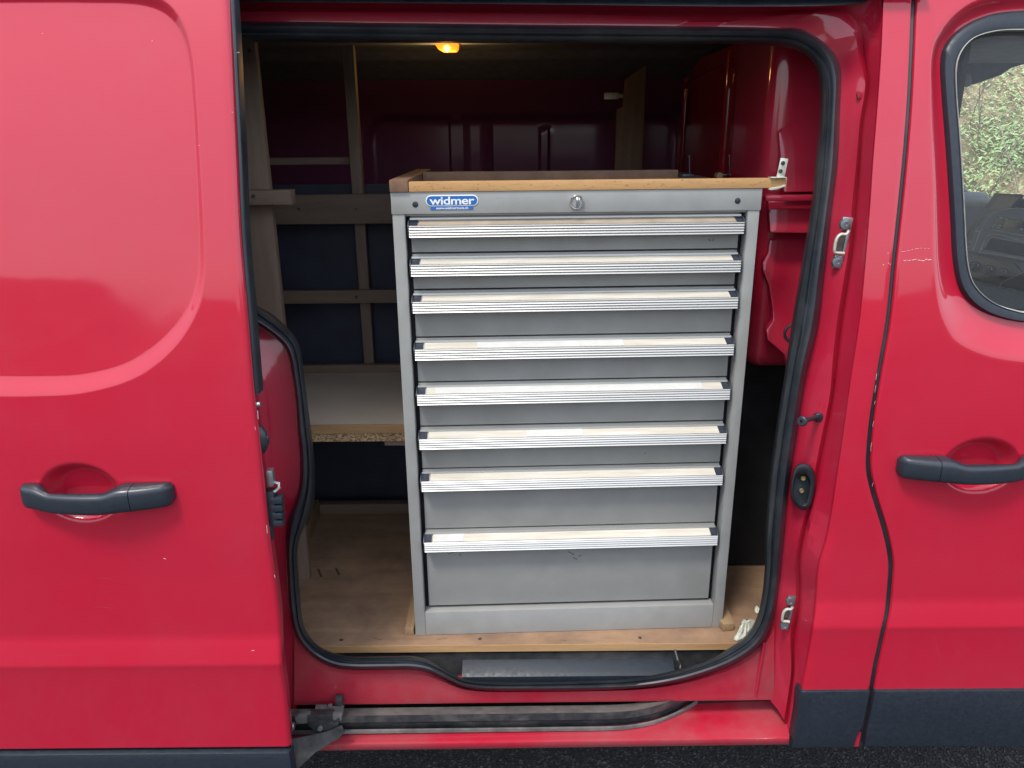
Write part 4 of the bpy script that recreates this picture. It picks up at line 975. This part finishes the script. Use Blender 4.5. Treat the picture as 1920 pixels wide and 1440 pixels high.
for i, (t, bt) in enumerate(zip(tops, bots)):
    dr = D.objects.new('drawer', None)
    top = t - .003
    wob = [0, .001, -.001, 0, .0006, -.0005, .0005, 0][i]
    m_ = MB(); m_.box(-FR, FR, YF+wob, YF+.012+wob, bt+.0005, top, .001)
    d_ = m_.out('drawer', M_grey_d, cabn)
    # aluminium grip: ribbed nose below, thin lip above, label strip between
    y = wob - .0005
    prof = [(YF, -.0075), (YF-.0035, -.0075), (YF-.004, -.0112), (YF-.0015, -.0122), (YF-.001, -.0135), (-.0085, -.0215), (-.0105, -.0205), (-.0130, -.0225), (-.0080, -.0232)]
    z = -.0238
    for k in range(3):
        prof += [(-.0112, z), (-.0136, z-.0032), (-.0098, z-.0038), (-.0098, z-.0050)]; z -= .0052
    prof += [(-.0112, z), (-.0138, -.0425), (-.010, -.0440), (-.006, -.0440), (-.004, -.038), (YF, -.036)]
    hx = .3265
    V = [[Vector((x, a + y, t + b_)) for a, b_ in prof] for x in (-hx, hx)]
    n = len(prof); vs = V[0] + V[1]; fs = [(k, k+1, n+k+1, n+k) for k in range(n-1)] + [tuple(range(n)), tuple(range(n, 2*n))]
    gme = mesh('drawer_grip', vs, fs, M_alu, d_, True, 25)
    # label strip
    vs = [(-.308, YF-.0022+y, t-.0126), (.312, YF-.0022+y, t-.0126), (.312, -.0092+y, t-.0205), (-.308, -.0092+y, t-.0205)]
    MB().prism([Vector(v) for v in vs], (0, -.0004, .0009)).out('label_strip', M_label0 if i == 0 else M_label, d_)
    if i in (3, 4, 5, 7):
        a0, a1 = [(None), None, None, (-.20, .10), (-.29, .27), None, None, None][i] or ((-.10, .02) if i == 5 else (-.30, -.24))
        MB().prism([Vector((a0, YF-.0035+y, t-.0124)), Vector((a1, YF-.0035+y, t-.0120)), Vector((a1, -.0096+y, t-.0196)), Vector((a0, -.0096+y, t-.0196))], (0, -.0003, .0006)).out('paper_label', M_paperlabel, d_)
    for s in (-1, 1):
        x0, x1 = sorted((s*.3265, s*.3295))
        q = [(YF-.001, -.0085), (-.002, -.0135), (-.0118, -.0220), (-.0118, -.0430), (YF-.001, -.036)]
        mm = MB().prism([Vector((x0, a + y, t + b_)) for a, b_ in q], (x1-x0, 0, 0), .0003)
        xa, xb = sorted((s*.3262, s*.311)); mm.prism([Vector((xa, YF-.003+y, t-.0123)), Vector((xa, -.0092+y, t-.0203)), Vector((xa, -.0085+y, t-.0212)), Vector((xa, YF-.001+y, t-.0133))], (xb-xa, 0, 0))
        mm.out('end_cap', plain('cap_plastic_%d%d' % (i, s+1), (.03, .038, .055), .45), d_)
# locking notch mark, lock, holes, badge
def disc(name, x, z, prof, mat, parent=cabn, n=32): return MB().lathe(prof, (x, -.0035, z), 'Y', n).out(name, mat, parent)
lk = disc('lock', -.0018, .9785, [(.0125, .001), (.0135, -.002), (.0135, -.0045), (.0122, -.0062), (.0100, -.0062), (.0092, -.0045), (.0090, -.0045)], M_chrome)
MB().lathe([(.0092, .0005), (.0092, -.0008), (.0001, -.0008)], (-.0018, -.0075, .9785), 'Y', 28).out('lock_face', plain('dull_steel', (.30, .31, .32), .5, metal=.3), lk)
MB().box(-.0018-.0022, -.0018+.0022, -.0115, -.006, .9785-.0095, .9785+.0095, .0009).box(-.0018+.0035, -.0018+.0052, -.0088, -.006, .9785-.008, .9785+.008, .0005).out('lock_key_slot', M_chrome, lk)
for x in (-.3130, .3123): disc('plug', x, .9770, [(.0056, .001), (.0056, -.0008), (.0045, -.0014), (.0001, -.0014)], plain('blue_black_plug%d' % (x > 0), (.02, .025, .035), .5))
def stadium(cx, cz, w_, h_, y, n=14):
    r = h_/2; return [Vector((cx + s*(w_/2-r) + r*math.cos(a_), y, cz + r*math.sin(a_))) for s, a0 in ((1, -90), (-1, 90)) for a_ in [R(a0 + 180*k/n) for k in range(n+1)]]
bcx, bcz = (-.2928-.1920)/2, .9835
bdg = MB().prism(stadium(bcx, bcz, .1010, .0210, -.0036), (0, -.0012, 0), .0004).out('badge', M_white, cabn)
MB().prism(stadium(bcx, bcz, .0970, .0172, -.0049), (0, -.0004, 0)).out('badge_field', M_blue, bdg)
MB().box(bcx-.0415, bcx+.0400, -.0046, -.0036, bcz-.0172, bcz-.0109).out('badge_strip', M_blue, bdg)
def text(body, cx, cz, w_, h_, y, mat, parent, off=0.0, name='lettering'):
    cu = D.curves.new('txt', 'FONT'); cu.body = body; cu.size = 1; cu.offset = off; cu.extrude = .01; cu.space_character = .95
    to = D.objects.new('txt', cu); C.objects.link(to); bpy.context.view_layer.update()
    me = D.meshes.new_from_object(to.evaluated_get(bpy.context.evaluated_depsgraph_get())); D.objects.remove(to); D.curves.remove(cu)
    xs = [v.co.x for v in me.vertices]; ys = [v.co.y for v in me.vertices]; x0, x1, y0, y1 = min(xs), max(xs), min(ys), max(ys)
    for v in me.vertices: v.co = Vector((cx + (v.co.x-(x0+x1)/2)/(x1-x0)*w_, y - v.co.z*.02, cz + (v.co.y-(y0+y1)/2)/(y1-y0)*h_))
    me.update(); me.materials.clear(); return link(name, me, mat, parent, False)
text('widmer', bcx, bcz, .0860, .0152, -.00545, M_white, bdg, .018)
text('www.widmertools.ch', bcx, bcz-.0140, .0620, .0048, -.00485, M_white, bdg, .012)
# scuffs on the drawer fronts
M_scuff = plain('scuff_mark', (.06, .055, .05), .7)
def scuff(i, pts, wd=.0012, y=None):
    yv = (YF-.0002) if y is None else y
    mb = MB(); P_ = [Vector((x, yv, z)) for x, z in pts]; mb.tube(P_, wd, 5, flat=1); o = mb.out('scuff', M_scuff, cabn)
for k, (x, z, l, a_) in enumerate([(.12, .044, .010, -40), (.127, .038, .010, 10), (.155, .036, .002, 0), (-.30, .022, .004, 0), (.285, .70, .006, 60), (.31, .665, .005, 50), (.305, .61, .002, 0), (-.27, .205, .014, 10), (-.25, .20, .008, -60), (.16, .44, .005, 40), (-.05, .73, .002, 0), (.002, .197, .016, -35), (.012, .183, .012, -28), (.022, .189, .007, 10), (.268, .8995, .006, 0), (.275, .899, .003, 20), (-.06, .85, .002, 0), (.30, .80, .004, 60), (.302, .795, .005, 20)]):
    ca, sa = math.cos(R(a_)), math.sin(R(a_)); q = []
    for s in np.linspace(-1, 1, 6): q.append((x + ca*l*s/2 + random.uniform(-.0006, .0006), z + sa*l*s/2 + random.uniform(-.001, .001)))
    scuff(0, q, .0007)

# ------------------------------------------------------------------ wooden frame lying on the cabinet
fz = cab_loc.z + 1.0005
wf = thing('wooden_surround', (cab_loc.x, cab_loc.y, fz), 'varnished wooden frame of rails lying on top of the grey cabinet', 'wooden surround')
yc = cab_loc.y
def rot_about(o, ang=YAW):
    pass
yw = lambda x: yc + (x-cab_loc.x)*math.tan(YAW)
xa, xb_ = W(767, 350, yc-.006).x, W(1474, 345, yc+.01).x
def skewbox(x0, x1, y0, y1, z0, z1, b=.001, M=None):
    mb = MB().box(x0, x1, y0, y1, z0, z1, b)
    mb.v = [Vector((v.x, v.y + (v.x-cab_loc.x)*math.tan(YAW), v.z)) for v in mb.v]; return mb
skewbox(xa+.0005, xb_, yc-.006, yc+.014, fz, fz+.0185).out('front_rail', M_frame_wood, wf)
M_speck = plain('wood_speck', (.16, .08, .04), .8)
sp = MB()
for k in range(90):
    x = random.uniform(xa+.01, xb_-.01); z = fz + random.uniform(.002, .0165); y = yc - .0062 + (x-cab_loc.x)*math.tan(YAW); l = random.uniform(.001, .004)
    sp.box(x, x+l, y, y+.0005, z, z+random.uniform(.0004, .0009))
o = sp.out('wood_specks', M_speck, wf, smooth=False); o['kind'] = 'stuff'
x0_ = W(732, 350, yc-.006).x
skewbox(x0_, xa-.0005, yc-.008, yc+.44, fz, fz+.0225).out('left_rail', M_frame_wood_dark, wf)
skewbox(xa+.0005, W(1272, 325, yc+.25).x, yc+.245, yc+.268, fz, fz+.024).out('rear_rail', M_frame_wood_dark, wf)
mbk = MB(); xk = W(1463, 315, yc).x; xk2 = W(1477, 315, yc).x
Mt = Matrix.Translation((xk, 0, fz+.019)) @ Matrix.Rotation(R(7), 4, 'Y') @ Matrix.Translation((-xk, 0, -(fz+.019)))
mbk.box(xk, xk2+.001, yc+.016, yc+.0185, fz+.019, fz+.056, .0008, Mt); mbk.box(xk-.016, xk2, yc+.0, yc+.018, fz+.0188, fz+.0208, .0006)
brk = mbk.out('angle_bracket', M_zinc, wf)
for (dz2, dx2) in ((.046, .0095), (.031, .0065)):
    MB().lathe([(.0001, -.0008), (.0012, -.0008), (.0016, -.002), (.0036, -.0016), (.0042, 0), (.004, .002)], (xk+dx2, yc+.015, fz+dz2), 'Y', 16).out('bracket_screw', M_darkmetal, brk)
MB().prism([W(u, v, yc+.003) for u, v in ((1441, 355), (1447, 352), (1462, 350), (1473, 346), (1473, 350), (1458, 355), (1446, 357))], (0, .006, 0), .001).out('torn_tape', M_paper, wf)

# wire hooks and tape roll standing behind the frame
Mw = plain('dark_wire', (.12, .12, .14), .35, metal=.7)
for i, (u, v0, v1, yy) in enumerate(((1293, 291, 332, .62), (1368, 290, 333, .62))):
    a, c2_ = W(u, v0, yy), W(u, v1, yy); t_ = MB().tube([a, (a+c2_)/2, Vector((c2_.x, yy, fz+.004))], .0016, 8).tube([a, a+Vector((-.004, 0, -.004))], .0014, 6).box(c2_.x-.02, c2_.x+.01, yy-.01, yy+.01, fz, fz+.004, .001)
    tag(t_.out('wire_hook', Mw), ['thin steel rod standing upright left of the tape roll on the cabinet', 'thin steel rod standing upright behind the tape roll, nearer the bracket'][i], 'rod', 'thin steel rods on the cabinet')
a = W(1347, 340, .52); rr_ = .028
tz = (W(1347, 323, .50).z - fz)/2; t_ = MB().lathe([(tz*.6, -.012), (tz, -.012), (tz, .012), (tz*.6, .012)], (W(1347, 330, .50).x, .50, fz + tz), 'Y', 28)
tag(t_.out('tape_roll', plain('brown_tape', (.30, .20, .10), .4)), 'brown roll of tape standing on the cabinet top', 'tape roll')

# ------------------------------------------------------------------ shelving in the back left
sh = thing('wooden_shelving', (-.4, .6, zf), 'raw wood shelving of posts and rails with a worn shelf left of the cabinet', 'shelving')
SZ = W(660, 796, .35).z
def xw(u, v, y): return W(u, v, y).x
YS0, YS1 = .35, WZ(660, 699, SZ).y
sb = box('shelf_board', -.95, cab_loc.x-.35, YS0, YS1, SZ-.018, SZ, M_lam, sh, .0008)
box('shelf_edge_strip', -.95, cab_loc.x-.352, YS0-.003, YS0, SZ-.0215, SZ+.0005, M_edge, sh)
box('chipboard_layer', -.95, cab_loc.x-.352, YS0+.002, YS1, SZ-.0440, SZ-.0185, M_chip, sh)
box('support_block', xw(721, 835, YS0), cab_loc.x-.352, YS0+.004, YS0+.05, SZ-.0560, SZ-.0445, M_plank_x, sh)
box('back_strip', -.95, cab_loc.x-.30, YS1, YS1+.02, SZ-.02, W(660, 685, YS1).z, M_plank_x, sh, .001)
yp = .40
px0, px1 = W(436, 300, yp).x, W(500, 300, yp).x
box('upright_plank', px0, px1, yp, yp+.022, zf, W(470, 71, yp).z, M_plank, sh, .001)
yb_ = .36
box('side_batten', -.75, W(545, 365, yb_).x, yb_, yb_+.038, W(500, 384, yb_).z, W(500, 357, yb_).z, M_plank_x, sh, .001)
ypo = YS1+.022
box('upright_post', W(656, 300, ypo).x, W(676, 300, ypo).x, ypo, ypo+.03, SZ, W(660, 84, ypo).z, M_plank, sh, .001)
for v0, v1, y_ in ((365, 420, ypo-.022), (545, 569, ypo-.02)):
    box('cross_rail', -.95, .05, y_, y_+.020, W(620, v1, y_).z, W(620, v0, y_).z, M_plank_x, sh, .001)
box('cross_rail', -.95, W(680, 300, ypo+.05).x, ypo+.035, ypo+.055, W(620, 308, ypo+.05).z, W(620, 295, ypo+.05).z, M_plank_x, sh, .001)
yl = WZ(660, 964, zf).y
box('bottom_batten', W(598, 955, yl).x, cab_loc.x-.30, yl, yl+.03, zf, W(660, 946, yl).z, M_plank_x, sh, .001)
xl0 = WZ(601, 964, zf); xl1 = WZ(566, 1075, zf)
MB().prism([Vector((xl0.x, yl, zf)), Vector((xl0.x-.022, yl, zf)), Vector((xl1.x-.03, xl1.y-.10, zf)), Vector((xl1.x-.008, xl1.y-.10, zf))], (0, 0, .05), .001).out('side_board', M_plank_y, sh)
box('shade_sheet_back', -1.1, .10, ypo+.06, ypo+.066, zf, W(700, 345, ypo+.06).z, M_navy_shade, sh)  # dark sheet added where the shelving only opens into shade

for (u, v) in ((468, 95), (475, 368), (478, 560)):
    MB().lathe([(.0008, -.0002), (.0012, -.0012), (.0042, -.001), (.0046, .0006)], W(u, v, yp if v != 368 else yb_), 'Y', 12).out('wood_screw', M_darkmetal, sh)
for (u, v) in ((668, 392), (668, 557), (560, 392)):
    MB().lathe([(.0008, -.0002), (.0012, -.0012), (.0042, -.001), (.0046, .0006)], W(u, v, ypo-.022), 'Y', 12).out('wood_screw', M_darkmetal, sh)
for (u, v) in ((640, 1200), (900, 1198), (1200, 1196)):
    MB().lathe([(.0008, .0002), (.0012, .0010), (.0040, .0008), (.0044, -.0005)], WZ(u, v, FLZ+.003), 'Z', 12).out('floor_screw', M_darkmetal, fb)
M_gouge = plain('dark_gouge', (.12, .075, .05), .9)
for (a, b_) in (((597, 1068), (603, 1082)), ((630, 1066), (636, 1078)), ((700, 1196), (716, 1200)), ((820, 1199), (838, 1197)), ((1050, 1200), (1062, 1201))):
    MB().tube([WZ(*a, FLZ+.003), WZ(*b_, FLZ+.003)], .0007 if a[1] > 1100 else .003, 5).out('gouge', M_gouge, fb)

# board leaning by the far wall
yb2 = 1.45
bp = [(1172, 150), (1212, 121), (1209, 200), (1203, 330), (1150, 330), (1157, 205), (1168, 200)]
lb = MB().prism([W(u, v, yb2) for u, v in bp] , (0, .02, 0), .001)
pts = [W(u, v, yb2) for u, v in bp[:4]] + [Vector((W(1203, 330, yb2).x-.01, yb2, FLZ+.01)), Vector((W(1150, 330, yb2).x, yb2, FLZ+.01))] + [W(u, v, yb2) for u, v in bp[5:]]
tag(MB().prism(pts, (0, .02, 0), .001).out('wooden_board', M_plank), 'upright raw board with slanted top standing by the far wall', 'board')
p1, p2 = W(1133, 174, 1.5), W(1160, 186, 1.5)
t_ = MB().box(p1.x, p2.x, 1.50, 1.503, p2.z, p1.z, .0005)
for k in (.25, .75): t_.cyl((p1.x + (p2.x-p1.x)*k, 1.499, (p1.z+p2.z)/2), .005, .004, 'Y', 10)
t_.box(p2.x-.002, p2.x+.03, 1.50, 1.502, (p1.z+p2.z)/2-.006, (p1.z+p2.z)/2+.006)
tag(t_.out('flat_bracket', M_zinc), 'small pale metal plate fixed to the edge of the upright board', 'bracket')

# paper scraps
def crumple(name, px, z0, lift, label):
    pts = [WZ(u, v, z0) for u, v in px]; c = sum(pts, Vector())/len(pts); n = len(pts); vs = [c + Vector((0, 0, lift))]; fs = []
    rings = 5
    for r in range(1, rings+1):
        for p in pts:
            q = c + (p-c)*r/rings; vs.append(Vector((q.x + random.uniform(-1, 1)*.0008, q.y + random.uniform(-1, 1)*.0008, z0 + .001 + lift*(1-(r/rings)**2)*(.7+.5*math.sin(p.x*190+p.y*60)) + random.uniform(0, lift*.12))))
    for i in range(n): fs.append((0, 1+i, 1+(i+1) % n))
    for r in range(rings-1):
        for i in range(n): a = 1+r*n+i; b_ = 1+r*n+(i+1) % n; fs.append((a, a+n, b_+n, b_))
    o = mesh(name, vs, fs, M_paper, None, True, 14, fix=False); o.modifiers.new('thickness', 'SOLIDIFY').thickness = .0004
    return tag(o, label, 'paper')
Q = cat([(1391, 1163), (1404, 1164), (1419, 1166), (1424, 1172), (1414, 1182), (1402, 1190), (1401, 1198), (1392, 1199), (1379, 1203), (1375, 1199), (1381, 1188), (1386, 1178)], 24, True)
crumple('paper_scrap', Q, zf, .018, 'crumpled white paper scrap beside the right foot of the cabinet')
Q = cat([(1415, 1139), (1418, 1143), (1426, 1144), (1427, 1150), (1420, 1151), (1415, 1149)], 12, True)
crumple('paper_scrap', Q, zf, .010, 'tiny torn paper bit on the floor further back near the door seal')
